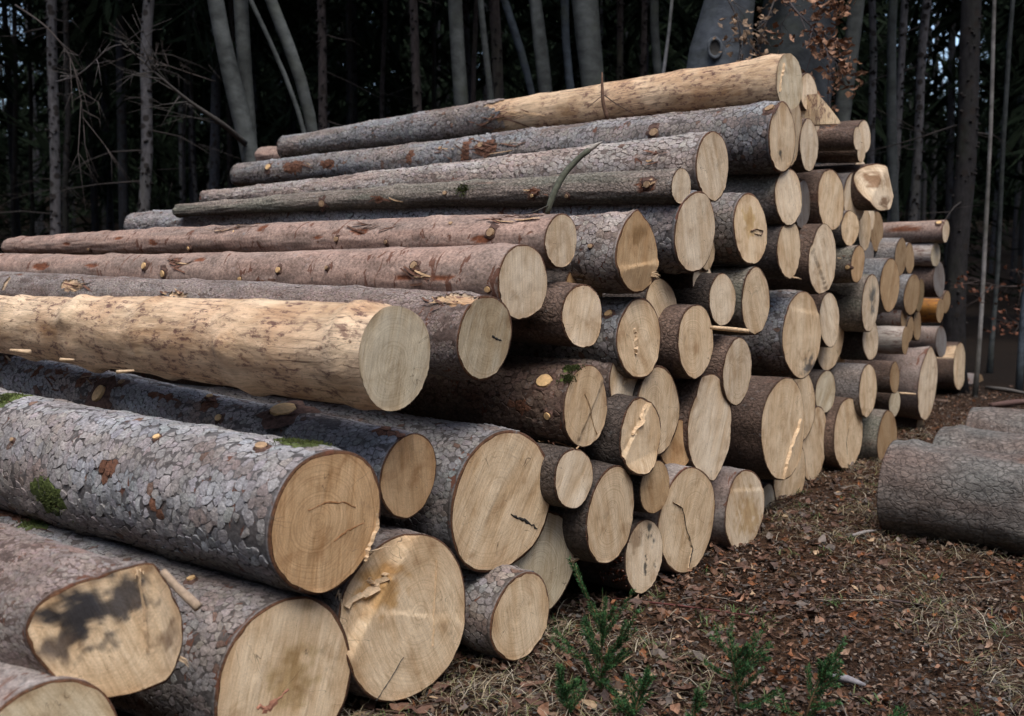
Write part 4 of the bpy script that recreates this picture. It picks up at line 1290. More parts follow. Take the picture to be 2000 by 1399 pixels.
M_TORN = mat_simple('torn_bark_strips', (0.13, 0.065, 0.042), 0.8, 80, 0.6, 1.35, 0.3, use_attr=True)
for k, (frag, qx, qy, n, ln, tan) in enumerate([
        ('dark spot on its face', 940, 290, 26, 0.16, 0.35), ('dark spot on its face', 880, 300, 10, 0.08, 0.1), ('dark spot on its face', 600, 322, 14, 0.12, 0.2),
        ('pink barked log wedged', 1100, 243, 34, 0.26, 0.4), ('pink barked log wedged', 780, 272, 22, 0.22, 0.4), ('pink barked log wedged', 1270, 230, 18, 0.16, 0.1),
        ('medium log with tan', 25, 695, 16, 0.10, 0.6), ('medium log with tan', 118, 735, 10, 0.07, 0.1), ('medium log with tan', 170, 742, 12, 0.07, 0.1), ('medium log with tan', 410, 785, 12, 0.06, 0.2),
        ('slimmer smooth pink', 440, 450, 16, 0.14, 0.5), ('slimmer smooth pink', 700, 447, 12, 0.10, 0.2), ('slimmer smooth pink', 1000, 424, 16, 0.10, 0.5),
        ('smooth reddish pink', 340, 505, 12, 0.10, 0.2), ('smooth reddish pink', 545, 545, 10, 0.06, 0.4), ('smooth reddish pink', 810, 530, 12, 0.06, 0.3),
        ('pencil stroke', 870, 585, 14, 0.06, 0.6), ('pencil stroke', 150, 560, 14, 0.10, 0.4), ('pencil stroke', 330, 583, 10, 0.06, 0.5),
        ('greenish log', 1262, 362, 10, 0.03, 0.5), ('greenish log', 1040, 382, 12, 0.04, 0.3), ('greenish log', 740, 395, 10, 0.07, 0.3),
        ('very thick bottom log', 60, 1005, 26, 0.14, 0.3), ('big side knot', 1110, 710, 10, 0.06, 0.6), ('smooth tall oval face', 1290, 300, 8, 0.05, 0.3),
        ('topmost log', 1000, 225, 24, 0.14, 0.3), ('topmost log', 960, 235, 14, 0.10, 0.2), ('mossy dark', 1660, 500, 5, 0.04, 0.3)]):
    shreds(by(frag), qx, qy, int(n * 0.8), ln, 200 + k, tan)

# resin on the lowest log
S_ = by('resin smeared log with')
acc = Acc()
rg = np.random.default_rng(4)
for k in range(60):
    tt = rg.uniform(2.2, 3.9); z0 = rg.uniform(0.0, 0.14)
    c = S_.pt(np.array(tt), np.array(z0), S_.surf_r(np.array(tt), np.array(z0)) + 0.003)
    a = rg.normal(0, 1, 3) * [0.006, 0.008, 0.012]
    V, Q, T = tube_arrays(np.array([c - a, c, c + a]), [0.002, rg.uniform(.004, .008), 0.001], 6)
    acc.add(V, Q, T)
m_, nt_, b_ = new_mat('resin')
b_.inputs['Base Color'].default_value = (0.06, 0.018, 0.008, 1); b_.inputs['Roughness'].default_value = 0.15; b_.inputs['Specular IOR Level'].default_value = 0.6
acc.build('resin_smear', m_, S_.root)

# ------------------------------------------------------------------ logs of the neighbouring pile, lying on the ground to the right
def side_log(px, py, gy, R, idx, label, **kw):
    """its far end sits above ground row gy in column px; it runs towards the viewer, parallel to the stack"""
    r = ray(px, gy); t = -(CAMH - kw.get('z', 0.0)) / r[2]
    P = CAM + r * t
    P = P + np.array([D[1], -D[0], 0]) * R      # centre line one radius to the right of the silhouette
    P[2] = R + kw.get('z', 0.0) - 0.01
    L = 3.3
    nearP = P - D * L
    # build with the shared builder by faking a record through direct placement
    return P, nearP


def plain_log(P0, P1, R0, R1, idx, style, label, flakes=0, cell=(0.019, 0.021), thick=0.0024):
    """log from its far end P0 towards P1 using make_log's surface code"""
    global face_pt
    keep = face_pt
    face_pt = lambda a, b, c=0: np.asarray(P0, float)
    dsave = D.copy()
    dv = np.asarray(P1, float) - np.asarray(P0, float); L = np.linalg.norm(dv)
    D[:] = dv / L
    hpx = 2 * R0 * F / fdepth(P0)
    rec = (0, 0, None, hpx, 0, style, 'y', label, dict(len=L, big=True, flakes=flakes, cell=cell, thick=thick, rust=0.015, ky=0.0, bend=0.0, lump=0.022, group='scaly logs lying right of the path'))
    S = make_log(rec, idx)
    D[:] = dsave
    face_pt = keep
    return S


RT = np.array([D[1], -D[0], 0.0])
for k, (px, gy, R0, lab) in enumerate([(1716, 1048, 0.25, 'thick grey scaly log on the ground at the right edge, nearest of its group'),
                                      (1818, 985, 0.235, 'grey scaly log behind the nearest one at the right edge'),
                                      (1880, 935, 0.24, 'grey scaly log at the right edge, furthest back of its group')]):
    r = ray(px, gy); t = -CAMH / r[2]; P = CAM + r * t
    P0 = P + RT * R0 * 0.75
    P0[2] = R0 - 0.015
    plain_log(P0, P0 - D * 3.6, R0, R0 * 1.05, 300 + k, 'scaly', lab, flakes=0)
# ------------------------------------------------------------------ the ground
def axis_pts():
    a = [0.0]
    s = 0.05
    while a[-1] < 170:
        a.append(a[-1] + s)
        if a[-1] > 4.0: s *= 1.10
    return np.array(a)


ax_ = axis_pts()
gx = np.concatenate([-ax_[::-1], ax_[1:]]) + 1.5
gy = np.concatenate([-ax_[::-1], ax_[1:]]) + 5.0
GX, GY = np.meshgrid(gx, gy)
GZ = ground_h(GX, GY) + 0.012 * fbm(GX * 9, GY * 9, 0, 31, 2) * (np.hypot(GX - 1.5, GY - 5) < 6)
nx_, ny_ = len(gx), len(gy)
i = np.arange(ny_ - 1)[:, None]; j = np.arange(nx_ - 1)[None, :]
GQ = np.stack([i * nx_ + j, i * nx_ + j + 1, (i + 1) * nx_ + j + 1, (i + 1) * nx_ + j], -1).reshape(-1, 4)
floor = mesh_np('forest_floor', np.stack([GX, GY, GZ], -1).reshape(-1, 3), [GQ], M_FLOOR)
floor['kind'] = 'structure'

# visible open ground: right of the pile
def floor_ok(x, y):
    """in front of the face plane of the stack (camera side)"""
    s = (x * D[0] + y * D[1])
    return s < 2.40 + 0.9 * sst(x, 1.2, 2.4)


def litter_xy(n, ymin=2.2, ymax=11.0, power=1.0, rg=None):
    px = rg.uniform(-0.35, 0.78, n * 3)
    u = rg.random(n * 3)
    y = ymin + (ymax - ymin) * u ** power
    x = px * y
    ok = floor_ok(x, y)
    return x[ok][:n], y[ok][:n]


LEAFC = np.array([(0.16, 0.085, 0.052), (0.23, 0.125, 0.078), (0.115, 0.062, 0.042), (0.27, 0.175, 0.12), (0.21, 0.085, 0.036), (0.075, 0.048, 0.036), (0.19, 0.135, 0.105)])


def leaf_template(seed):
    rg = np.random.default_rng(seed)
    # 7 stations along the length, 3 across
    s = np.linspace(0, 1, 5)
    w = np.array([0.02, 0.30, 0.36, 0.24, 0.01]) * rg.uniform(0.5, 1.2, 5) * rg.uniform(0.45, 1.05)
    bendl = rg.uniform(-1.0, 1.6); fold = rg.uniform(-0.3, 1.2); tw = rg.uniform(-1.2, 1.2)
    V = []
    for a, b in zip(s, w):
        for c in (-1, 0, 1):
            x = a - 0.5; y = c * b + rg.uniform(-.07, .07)
            z = bendl * (a - 0.5) ** 2 + abs(c) * b * fold + c * b * tw * (a - 0.5)
            V.append((x, y, z))
    V = np.array(V)
    Q = []
    for a in range(4):
        for c in range(2):
            Q.append((a * 3 + c, a * 3 + 3 + c, a * 3 + 4 + c, a * 3 + 1 + c))
    return V, np.array(Q)


def scatter(name, tmpl, x, y, size, zoff, tiltmax, cols, rg, mat, parent=None, z=None):
    n = len(x)
    parts = np.array_split(np.arange(n), len(tmpl))
    VV, QQ, CC, base = [], [], [], 0
    for (V, Q), idx in zip(tmpl, parts):
        m = len(idx)
        yaw = rg.uniform(0, 2 * math.pi, m); t1 = rg.normal(0, tiltmax, m); t2 = rg.normal(0, tiltmax, m)
        P = V[None] * size[idx][:, None, None]
        # tilt about y then x, then yaw
        X = P[..., 0] * np.cos(t1)[:, None] + P[..., 2] * np.sin(t1)[:, None]
        Z = -P[..., 0] * np.sin(t1)[:, None] + P[..., 2] * np.cos(t1)[:, None]
        Y = P[..., 1] * np.cos(t2)[:, None] - Z * np.sin(t2)[:, None]
        Z = P[..., 1] * np.sin(t2)[:, None] + Z * np.cos(t2)[:, None]
        XX = X * np.cos(yaw)[:, None] - Y * np.sin(yaw)[:, None] + x[idx][:, None]
        YY = X * np.sin(yaw)[:, None] + Y * np.cos(yaw)[:, None] + y[idx][:, None]
        gz = ground_h(x[idx], y[idx])[:, None] if z is None else z[idx][:, None]
        VV.append(np.stack([XX, YY, Z + gz + zoff[idx][:, None]], -1).reshape(-1, 3))
        k = len(V)
        QQ.append((Q[None] + (np.arange(m) * k)[:, None, None]).reshape(-1, Q.shape[1]) + base)
        CC.append(np.repeat(cols[idx], k, axis=0))
        base += m * k
    o = mesh_np(name, np.vstack(VV), [np.vstack(QQ)], mat, col=np.vstack(CC), parent=parent, smooth=False)
    return o


rg = np.random.default_rng(77)
LT = [leaf_template(s) for s in range(24)]
x, y = litter_xy(21000, 2.2, 12.0, 1.5, rg)
n = len(x)
# leaves gather in drifts, bare dark soil between
dens = fbm(x * 1.1, y * 1.1, 0, 61, 3)
ok = (dens > -0.28) | (rg.random(n) < 0.35)
x, y = x[ok], y[ok]; n = len(x)
c = LEAFC[rg.integers(0, len(LEAFC), n)] * rg.uniform(0.35, 1.0, n)[:, None]
o = scatter('leaf_litter', LT, x, y, 0.014 + 0.036 * rg.random(n) ** 1.5, rg.uniform(0.004, 0.022, n), 0.5, c, rg, M_LEAF)
tag(o, 'brown beech leaf litter strewn over the dark soil', 'leaf litter', kind='stuff')
# crumbs: bark bits, chips, needles
CR = [(np.array([(-.5, -.12, 0), (.5, -.15, .05), (.55, .12, 0), (-.4, .16, .06)]), np.array([(0, 1, 2, 3)])),
      (np.array([(-.5, -.3, 0), (.4, -.25, .1), (.3, .3, 0), (-.3, .25, .1)]), np.array([(0, 1, 2, 3)])),
      (np.array([(-.5, -.03, 0), (.5, -.03, .02), (.5, .03, 0), (-.5, .03, .02)]), np.array([(0, 1, 2, 3)]))]
x, y = litter_xy(80000, 2.2, 12.0, 1.5, rg)
ok = (fbm(x * 2.1, y * 2.1, 0, 91, 3) > -0.22) | (rg.random(len(x)) < 0.3)
x, y = x[ok], y[ok]
n = len(x)
cc_ = np.array([(0.10, 0.065, 0.045), (0.05, 0.035, 0.028), (0.17, 0.11, 0.075), (0.26, 0.20, 0.15), (0.13, 0.12, 0.11), (0.035, 0.028, 0.022)])[rg.integers(0, 6, n)] * rg.uniform(0.35, 1.0, n)[:, None]
o = scatter('forest_debris', CR, x, y, rg.uniform(0.006, 0.028, n), rg.uniform(0.004, 0.016, n), 0.35, cc_, rg, M_LEAF)
tag(o, 'fine bark crumbs, chips and needles covering the soil', 'debris', kind='stuff')

# single leaves that stand out, parts of the floor
LM = []
for s in range(8):
    V, Q = leaf_template(100 + s)
    col = LEAFC[[4, 1, 3, 0, 4, 1, 6, 0][s]] * [1.25, 1.15, 1.0, 1.1, 1.0, 1.3, 1.1, 0.9][s]
    LM.append(mesh_np('leaf', V * 0.058, [Q], M_LEAF, col=np.tile(col, (len(V), 1)), smooth=False, link=False))
x, y = litter_xy(2000, 2.4, 6.5, 1.2, rg)
for k in range(230):
    o = obj_of('leaf', LM[k % 8], floor)
    o.location = (x[k], y[k], float(ground_h(x[k], y[k])) + 0.020 + 0.012 * rg.random())
    o.rotation_euler = (rg.normal(0, 0.4), rg.normal(0, 0.4), rg.uniform(0, 6.28))
    s = rg.uniform(0.45, 1.0)
    o.scale = (s, s, s)


# grass
def blades(n, x, y, hmin, hmax, lean, cols, rg, w=0.0016):
    h = rg.uniform(hmin, hmax, n); a = rg.uniform(0, 6.28, n); ln = rg.uniform(lean[0], lean[1], n)
    t = np.array([0, 0.4, 0.75, 1.0])
    ca, sa = np.cos(a), np.sin(a)
    r = h[:, None] * ln[:, None] * t[None] ** 1.6
    z = h[:, None] * (t[None] - 0.55 * ln[:, None] * t[None] ** 2.2)
    cx = x[:, None] + ca[:, None] * r; cy = y[:, None] + sa[:, None] * r
    cz = ground_h(x, y)[:, None] + 0.004 + np.maximum(z, 0.004)
    ww = w * rg.uniform(0.6, 1.6, n)[:, None] * np.array([1, 0.9, 0.6, 0.12])[None]
    pa = rg.uniform(0, 6.28, n)[:, None]
    L_ = np.stack([cx - np.sin(pa) * ww, cy + np.cos(pa) * ww, cz], -1); R_ = np.stack([cx + np.sin(pa) * ww, cy - np.cos(pa) * ww, cz], -1)
    V = np.stack([L_, R_], 2).reshape(n, 8, 3)
    q = np.array([(0, 1, 3, 2), (2, 3, 5, 4), (4, 5, 7, 6)])
    Q = (q[None] + (np.arange(n) * 8)[:, None, None]).reshape(-1, 4)
    return V.reshape(-1, 3), Q, np.repeat(cols, 8, axis=0)


def tuft_field(ntuft, per, spread, **kw):
    tx, ty = litter_xy(ntuft, kw.pop('y0', 2.3), kw.pop('y1', 9), 1.4, rg)
    x = np.repeat(tx, per) + rg.normal(0, spread, len(tx) * per); y = np.repeat(ty, per) + rg.normal(0, spread, len(tx) * per)
    return x, y


x, y = tuft_field(720, 22, 0.075)
ok = fbm(x * 0.9, y * 0.9, 0, 93, 2) > -0.05
x, y = x[ok], y[ok]
n = len(x)
cs = np.array([(0.34, 0.28, 0.18), (0.26, 0.21, 0.14), (0.42, 0.37, 0.28), (0.20, 0.20, 0.09)])[rg.integers(0, 4, n)] * rg.uniform(0.6, 1.1, n)[:, None]
V, Q, C_ = blades(n, x, y, 0.03, 0.12, (0.9, 1.7), cs, rg, 0.0011)
o = mesh_np('dry_grass', V, [Q], M_GRASS, col=C_, smooth=True)
tag(o, 'matted straw coloured dead grass among the leaves', 'dry grass', kind='stuff')
x, y = tuft_field(150, 18, 0.03)
n = len(x)
cs = np.array([(0.055, 0.10, 0.03), (0.08, 0.12, 0.04), (0.12, 0.14, 0.06)])[rg.integers(0, 3, n)] * rg.uniform(0.7, 1.2, n)[:, None]
V, Q, C_ = blades(n, x, y, 0.015, 0.06, (0.3, 1.1), cs, rg, 0.0022)
o = mesh_np('green_grass', V, [Q], M_GRASS, col=C_, smooth=True)
tag(o, 'sparse green grass tufts coming up through the litter', 'grass', kind='stuff')

# scraps of bark fallen in front of the sawn ends
x, y = litter_xy(9000, 2.4, 8.5, 1.0, rg)
s_ = x * D[0] + y * D[1]
ok = (s_ > 1.55) & (rg.random(len(x)) < 0.22)
x, y = x[ok], y[ok]; n = len(x)
cs = np.array([(0.12, 0.065, 0.045), (0.09, 0.06, 0.05), (0.16, 0.13, 0.11), (0.40, 0.28, 0.17)])[rg.choice(4, n, p=[.4, .3, .2, .1])] * rg.uniform(0.5, 1.1, n)[:, None]
o = scatter('bark_scraps', CR + LT[:6], x, y, rg.uniform(0.025, 0.085, n), rg.uniform(0.012, 0.026, n), 0.25, cs, rg, M_LEAF)
tag(o, 'scraps of bark and wood chips on the ground along the sawn ends', 'bark scraps', kind='stuff')

# twigs lying about
acc = Acc()
x, y = litter_xy(260, 2.4, 9, 1.3, rg)
for k in range(len(x)):
    a = rg.uniform(0, 6.28); l = rg.uniform(0.05, 0.28); r0 = rg.uniform(0.0012, 0.0035)
    p = np.array([x[k], y[k], float(ground_h(x[k], y[k])) + 0.016 + r0])
    d = np.array([math.cos(a), math.sin(a), 0])
    q = np.array([p + d * l * t + np.array([-d[1], d[0], 0]) * 0.10 * l * math.sin(t * 4 + k) + [0, 0, 0.008 * math.sin(t * 5 + k)] for t in (0, .35, .7, 1)])
    V, Q, T = tube_arrays(q, [r0, r0 * .9, r0 * .7, r0 * .4], 5)
    acc.add(V, Q, T, np.array([(0.10, 0.06, 0.045), (0.19, 0.16, 0.13), (0.07, 0.04, 0.03), (0.3, 0.24, 0.17)][k % 4]))
o = acc.build('fallen_twigs', M_TWIG)
tag(o, 'thin fallen twigs scattered over the leaf litter', 'twigs', kind='stuff')


def stick(name, pxs, rads, depth, label, col=(0.1, 0.07, 0.05), cat='stick', mat=None, extra=(), seg=9):
    """a stick through points given as pixels at one distance"""
    pts = []
    for k, p in enumerate(pxs):
        r = ray(p[0], p[1]); dp = p[2] if len(p) > 2 else depth
        pts.append(CAM + r * dp)
    pts = np.array(pts)
    t = np.linspace(0, len(pts) - 1, 3 * (len(pts) - 1) + 1)
    q = np.stack([np.interp(t, range(len(pts)), pts[:, c]) for c in range(3)], 1)
    # smooth
    for _ in range(2): q[1:-1] = (q[:-2] + 2 * q[1:-1] + q[2:]) / 4
    rr = np.interp(t, range(len(rads)), rads)
    V, Q, T = tube_arrays(q, rr, seg, 3, 0.15)
    acc = Acc(); acc.add(V, Q, T, np.array(col))
    o = acc.build(name, mat or M_TWIG)
    tag(o, label, cat)
    return o


g = stick('fallen_stick', [(1480, 1216, 3.9), (1380, 1178, 4.05), (1250, 1170, 4.1), (1195, 1176, 4.1)], [0.003, 0.004, 0.004, 0.002], 4.1, 'long thin reddish stick lying on the leaves in front of the stack', (0.10, 0.035, 0.03))
g.location.z = -0.0
# ground things placed on ground points
def ground_stick(name, a, b, r, label, col, cat='stick'):
    p, q = ground_pt(*a), ground_pt(*b)
    p[2] += r + 0.015; q[2] += r + 0.018
    m = (p + q) / 2 + [0, 0, 0.004]
    V, Q, T = tube_arrays(np.array([p, (p + m) / 2, m, (m + q) / 2, q]), [r * .8, r, r * 1.05, r * .9, r * .5], 8, 5, 0.3)
    acc = Acc(); acc.add(V, Q, T, np.array(col))
    return tag(acc.build(name, M_TWIG), label, cat)


bpy.data.objects.remove(g)
ground_stick('fallen_stick', (1190, 1178), (1470, 1212), 0.004, 'long thin reddish stick lying on the leaves in front of the stack', (0.10, 0.035, 0.03))
ground_stick('wood_piece', (1622, 1332), (1690, 1350), 0.012, 'grey weathered piece of wood on the leaf litter near the front right', (0.22, 0.21, 0.22), 'wood piece')
ground_stick('wood_piece', (1665, 1056), (1712, 1046), 0.009, 'small pale grey broken branch near the nearest scaly log', (0.24, 0.22, 0.21), 'wood piece')
ground_stick('fallen_stick', (1705, 1180), (1790, 1190), 0.005, 'dark straight stick on the leaves right of the middle', (0.07, 0.05, 0.045))

# sticks on and in the pile
stick('broken_stick', [(1176, 142, 4.55), (1176, 175, 4.55), (1178, 205, 4.55), (1186, 232, 4.55)], [0.003, 0.007, 0.009, 0.010], 4.55, 'upright snapped stick standing between the top logs', (0.13, 0.075, 0.05), extra=())
s2 = stick('thin_twig', [(1180, 186, 4.52), (1205, 205, 4.52), (1238, 222, 4.52)], [0.003, 0.002, 0.0015], 4.5, 'fine twig reaching right from the snapped upright stick', (0.09, 0.06, 0.045), 'twig')
s3 = stick('thin_twig', [(1178, 186, 4.52), (1160, 200, 4.52), (1147, 212, 4.52)], [0.002, 0.0015, 0.001], 4.5, 'fine twig reaching left from the snapped upright stick', (0.09, 0.06, 0.045), 'twig')
stick('curved_branch', [(1068, 418, 3.86), (1078, 385, 3.86), (1100, 340, 3.88), (1130, 308, 3.9), (1150, 294, 3.9)], [0.009, 0.012, 0.013, 0.012, 0.012], 3.9, 'curved green grey branch leaning over the middle logs', (0.085, 0.09, 0.065), 'branch', seg=12)
stick('branch_tip', [(1150, 294, 3.9), (1163, 284, 3.9), (1176, 277, 3.9)], [0.010, 0.008, 0.002], 3.9, 'pale broken tip of the curved green grey branch', (0.35, 0.32, 0.28), 'branch')
stick('thin_twig', [(1070, 402, 3.85), (1045, 414, 3.85), (1022, 420, 3.85)], [0.0025, 0.002, 0.0012], 3.85, 'hair thin twig at the foot of the curved branch', (0.06, 0.055, 0.045), 'twig')
stick('bright_peg', [(1388, 640, 4.5), (1425, 643, 4.45), (1463, 647, 4.4)], [0.009, 0.010, 0.010], 4.5, 'bright split peg lying between two middle faces', (0.50, 0.33, 0.17), 'peg', M_SPLINT)
stick('snapped_branch', [(318, 1115, 2.32), (340, 1142, 2.31), (362, 1162, 2.30), (388, 1188, 2.29)], [0.008, 0.010, 0.011, 0.012], 2.3, 'snapped pale stick standing out over the notched log at the lower left', (0.36, 0.27, 0.19), 'stick')
stick('wood_strip', [(1756, 768, 8.4), (1772, 769, 8.4), (1788, 770, 8.4)], [0.008, 0.009, 0.007], 8.4, 'orange wood strip beside the very tall narrow face', (0.45, 0.27, 0.11), 'wood strip', M_SPLINT)
stick('bark_strip', [(60, 688, 3.2), (20, 684, 3.2)], [0.008, 0.004], 3.2, 'pale wood chip on the log below the debarked one, at the left edge', (0.5, 0.35, 0.2), 'wood chip', M_SPLINT)
stick('wood_chip', [(228, 727, 3.0), (262, 724, 3.0)], [0.006, 0.003], 3.0, 'pale wood chip lying under the debarked log', (0.5, 0.35, 0.2), 'wood chip', M_SPLINT)
stick('wood_chip', [(118, 703, 3.1), (145, 703, 3.1)], [0.006, 0.003], 3.0, 'small wood chip left of the larger chip under the debarked log', (0.5, 0.35, 0.2), 'wood chip', M_SPLINT)

# slab of split wood leaning at the top right of the stack
def slab(pxs, depth, thick, label):
    front = np.array([CAM + ray(a, b) * depth for a, b in pxs])
    back = front + np.array(D) * thick
    n = len(pxs)
    V = np.vstack([front, back])
    i = np.arange(n); i2 = (i + 1) % n
    Q = np.stack([i, i2, n + i2, n + i], 1)
    T = np.vstack([[(0, k, k + 1) for k in range(1, n - 1)], [(n, n + k + 1, n + k) for k in range(1, n - 1)]])
    col = np.tile((0.58, 0.46, 0.30), (2 * n, 1))
    return tag(mesh_np('split_slab', V, [Q, T], M_PEEL, col=col, smooth=False), label, 'wood slab')


slab([(1597, 183), (1604, 192), (1622, 212), (1640, 236), (1642, 242), (1602, 243), (1598, 215)], 6.35, 0.5, 'pale triangular split slab leaning behind the topmost logs')


# ------------------------------------------------------------------ spruce seedlings in the foreground
def needle_branch(acc_n, acc_w, p0, d, l, rg, r0=0.002):
    d = d / np.linalg.norm(d)
    side = np.cross(d, [0, 0, 1.0]); side /= np.linalg.norm(side) + 1e-9
    k = 6
    t = np.linspace(0, 1, k)
    up = np.array([0, 0, 1.0])
    pts = p0 + d * l * t[:, None] + up * (0.12 * l * t[:, None] ** 2)
    V, Q, T = tube_arrays(pts, r0 * (1 - 0.7 * t), 5)
    acc_w.add(V, Q, T, np.array((0.19, 0.115, 0.06)))
    nn = int(l / 0.00060)
    s = rg.uniform(0.02, 1.0, nn)
    base = np.stack([np.interp(s, t, pts[:, c]) for c in range(3)], 1)
    a = rg.uniform(0, 2 * math.pi, nn)
    up2 = np.cross(side, d)
    nd_ = np.cos(a)[:, None] * side + (np.sin(a)[:, None]) * up2 + d * rg.uniform(0.5, 1.1, nn)[:, None]
    nd_ /= np.linalg.norm(nd_, axis=1)[:, None]
    ln = rg.uniform(0.010, 0.016, nn)[:, None]
    w = np.cross(nd_, rg.normal(0, 1, (nn, 3))); w /= np.linalg.norm(w, axis=1)[:, None]
    w *= 0.0013
    V = np.stack([base - w, base + w, base + nd_ * ln * 0.6 + w * 0.8, base + nd_ * ln, base + nd_ * ln * 0.6 - w * 0.8], 1).reshape(-1, 3)
    b = (np.arange(nn) * 5)[:, None]
    Q = np.hstack([b, b + 1, b + 2, b + 4]); T = np.hstack([b + 4, b + 2, b + 3])
    col = np.array([(0.036, 0.100, 0.032), (0.055, 0.135, 0.042), (0.022, 0.065, 0.024)])[rg.integers(0, 3, nn)] * rg.uniform(0.8, 1.2, nn)[:, None]
    acc_n.add(V, Q, T, np.repeat(col, 5, axis=0))


def seedling(px, py, hpx, label, seed, shoots, lean=0.0):
    rg = np.random.default_rng(seed)
    r = ray(px, py); t = -CAMH / r[2]
    P = CAM + r * t; P[2] = float(ground_h(P[0], P[1]))
    H = hpx / F * fdepth(P) * 1.08; shoots = int(shoots * 0.95)
    root = empty('spruce_seedling', Matrix.Translation(P.tolist()))
    tag(root, label, 'spruce seedling', 'young spruces in the foreground')
    an, aw = Acc(), Acc()
    stem = np.array([[0, 0, 0], [lean * 0.3 * H, 0, 0.4 * H], [lean * 0.7 * H, 0, 0.75 * H], [lean * H, 0, H]])
    for s in range(shoots):
        f = rg.uniform(0.05, 0.75) if s else 0.6
        p = np.array([np.interp(f, [0, .4, .75, 1], stem[:, c]) for c in range(3)])
        a = rg.uniform(0, 6.28) if s else 0
        up = rg.uniform(0.0, 1.1) + 0.9 * f
        d = np.array([math.cos(a), math.sin(a), up])
        l = H * rg.uniform(0.3, 0.68)
        needle_branch(an, aw, p, d, l, rg)
        if rg.random() < 0.7:
            d2 = d + rg.normal(0, 0.5, 3); needle_branch(an, aw, p + d / np.linalg.norm(d) * l * 0.45, d2, l * 0.5, rg)
    needle_branch(an, aw, stem[2], stem[3] - stem[2], H * 0.3, rg)
    needle_branch(an, aw, stem[1], stem[2] - stem[1], H * 0.36, rg)
    V, Q, T = tube_arrays(stem, [0.004, 0.0035, 0.0025, 0.001], 6); aw.add(V, Q, T, np.array((0.16, 0.10, 0.055)))
    aw.build('stem', M_TWIG, root)
    nn = an.build('needles', M_NEEDLE, root, smooth=False); nn['kind'] = 'stuff'


seedling(1175, 1362, 180, 'tallest spruce seedling with a forked green top, in front of the small round log', 21, 24, 0.0)
seedling(1112, 1418, 95, 'low spruce seedling at the left of the foreground group', 22, 14, -0.2)
seedling(1235, 1420, 95, 'bushy low spruce seedling at the bottom, right of the tallest one', 27, 20, 0.25)
seedling(1445, 1400, 145, 'spruce seedling with two upright shoots, bottom centre right', 23, 17, -0.15)
seedling(1570, 1410, 125, 'spruce seedling with bare orange stems leaning right', 24, 15, 0.35)
seedling(1350, 1440, 80, 'small sparse seedling at the bottom edge between the larger ones', 25, 9, 0.1)
seedling(1735, 1440, 60, 'tiny seedling tip at the bottom edge on the right', 26, 6, 0.0)


# ------------------------------------------------------------------ the forest
def crown_mesh(seed, H0, H1, rad, nbr, nleaf, size):
    rg = np.random.default_rng(seed)
    V, C_ = [], []
    for k in range(nbr):
        f = k / nbr
        z = H0 + (H1 - H0) * f
        a = k * 2.4 + rg.uniform(-.4, .4)
        l = rad * (1 - 0.75 * f) * rg.uniform(0.6, 1.1)
        s = rg.random(nleaf) ** 0.8
        c = np.stack([math.cos(a) * l * s, math.sin(a) * l * s, z - 0.30 * l * s + 0.1 * np.sin(s * 5)], 1)
        c += rg.normal(0, 1, (nleaf, 3)) * [0.22, 0.22, 0.12]
        d = np.stack([math.cos(a) + rg.normal(0, .6, nleaf), math.sin(a) + rg.normal(0, .6, nleaf), -0.9 + rg.normal(0, .4, nleaf)], 1)
        d /= np.linalg.norm(d, axis=1)[:, None]
        w = np.cross(d, rg.normal(0, 1, (nleaf, 3))); w /= np.linalg.norm(w, axis=1)[:, None]
        ln = size * rg.uniform(0.6, 1.5, nleaf)[:, None]; ww = ln * rg.uniform(0.05, 0.13, nleaf)[:, None]
        V.append(np.stack([c - d * ln * .5, c - w * ww * .5, c + d * ln * .5, c + w * ww * .5], 1).reshape(-1, 3))
        C_.append(np.repeat(np.array((0.012, 0.018, 0.011)) * rg.uniform(0.5, 1.5, nleaf)[:, None], 4, axis=0))
    V = np.vstack(V); C_ = np.vstack(C_)
    return V, np.arange(len(V)).reshape(-1, 4), C_


CROWN = [crown_mesh(s, 0.0, 11.0, 2.6, 56, 260, 0.21) for s in range(4)]
CROWN2 = [crown_mesh(s, 0.0, 11.0, 2.6, 40, 40, 1.0) for s in range(10, 14)]
CROWN_ME = [mesh_np('crown', v, [q], M_CROWN, col=c, smooth=False, link=False) for v, q, c in CROWN]


def trunk_pts(px0, px1, y1, depth, ztop=19.0, curve=0.0):
    """px0: column at the top edge of the picture, px1: column at row y1"""
    a = CAM + ray(px0, 0) * depth; b = CAM + ray(px1, y1) * depth
    a = CAM + ray(px0, 0) * (depth / ray(px0, 0)[1]); b = CAM + ray(px1, y1) * (depth / ray(px1, y1)[1])
    sl_ = (a - b) / (a[2] - b[2])
    g0 = b - sl_ * b[2]
    zs = np.concatenate([np.linspace(-0.1, 6, 13), np.linspace(7, ztop, 7)])
    x = g0[0] + sl_[0] * zs
    x = x + 0.05 * vn(zs * 0.7, px0 * 0.37, depth, 3) * (0.4 + (zs > 0))
    if curve: x = x + curve * np.sin(np.clip(zs / 5.0, 0, 1.3) * math.pi)
    # straighten above the picture
    return np.stack([x, np.full_like(x, depth), zs], 1), g0


DEADC = (0.045, 0.038, 0.034)


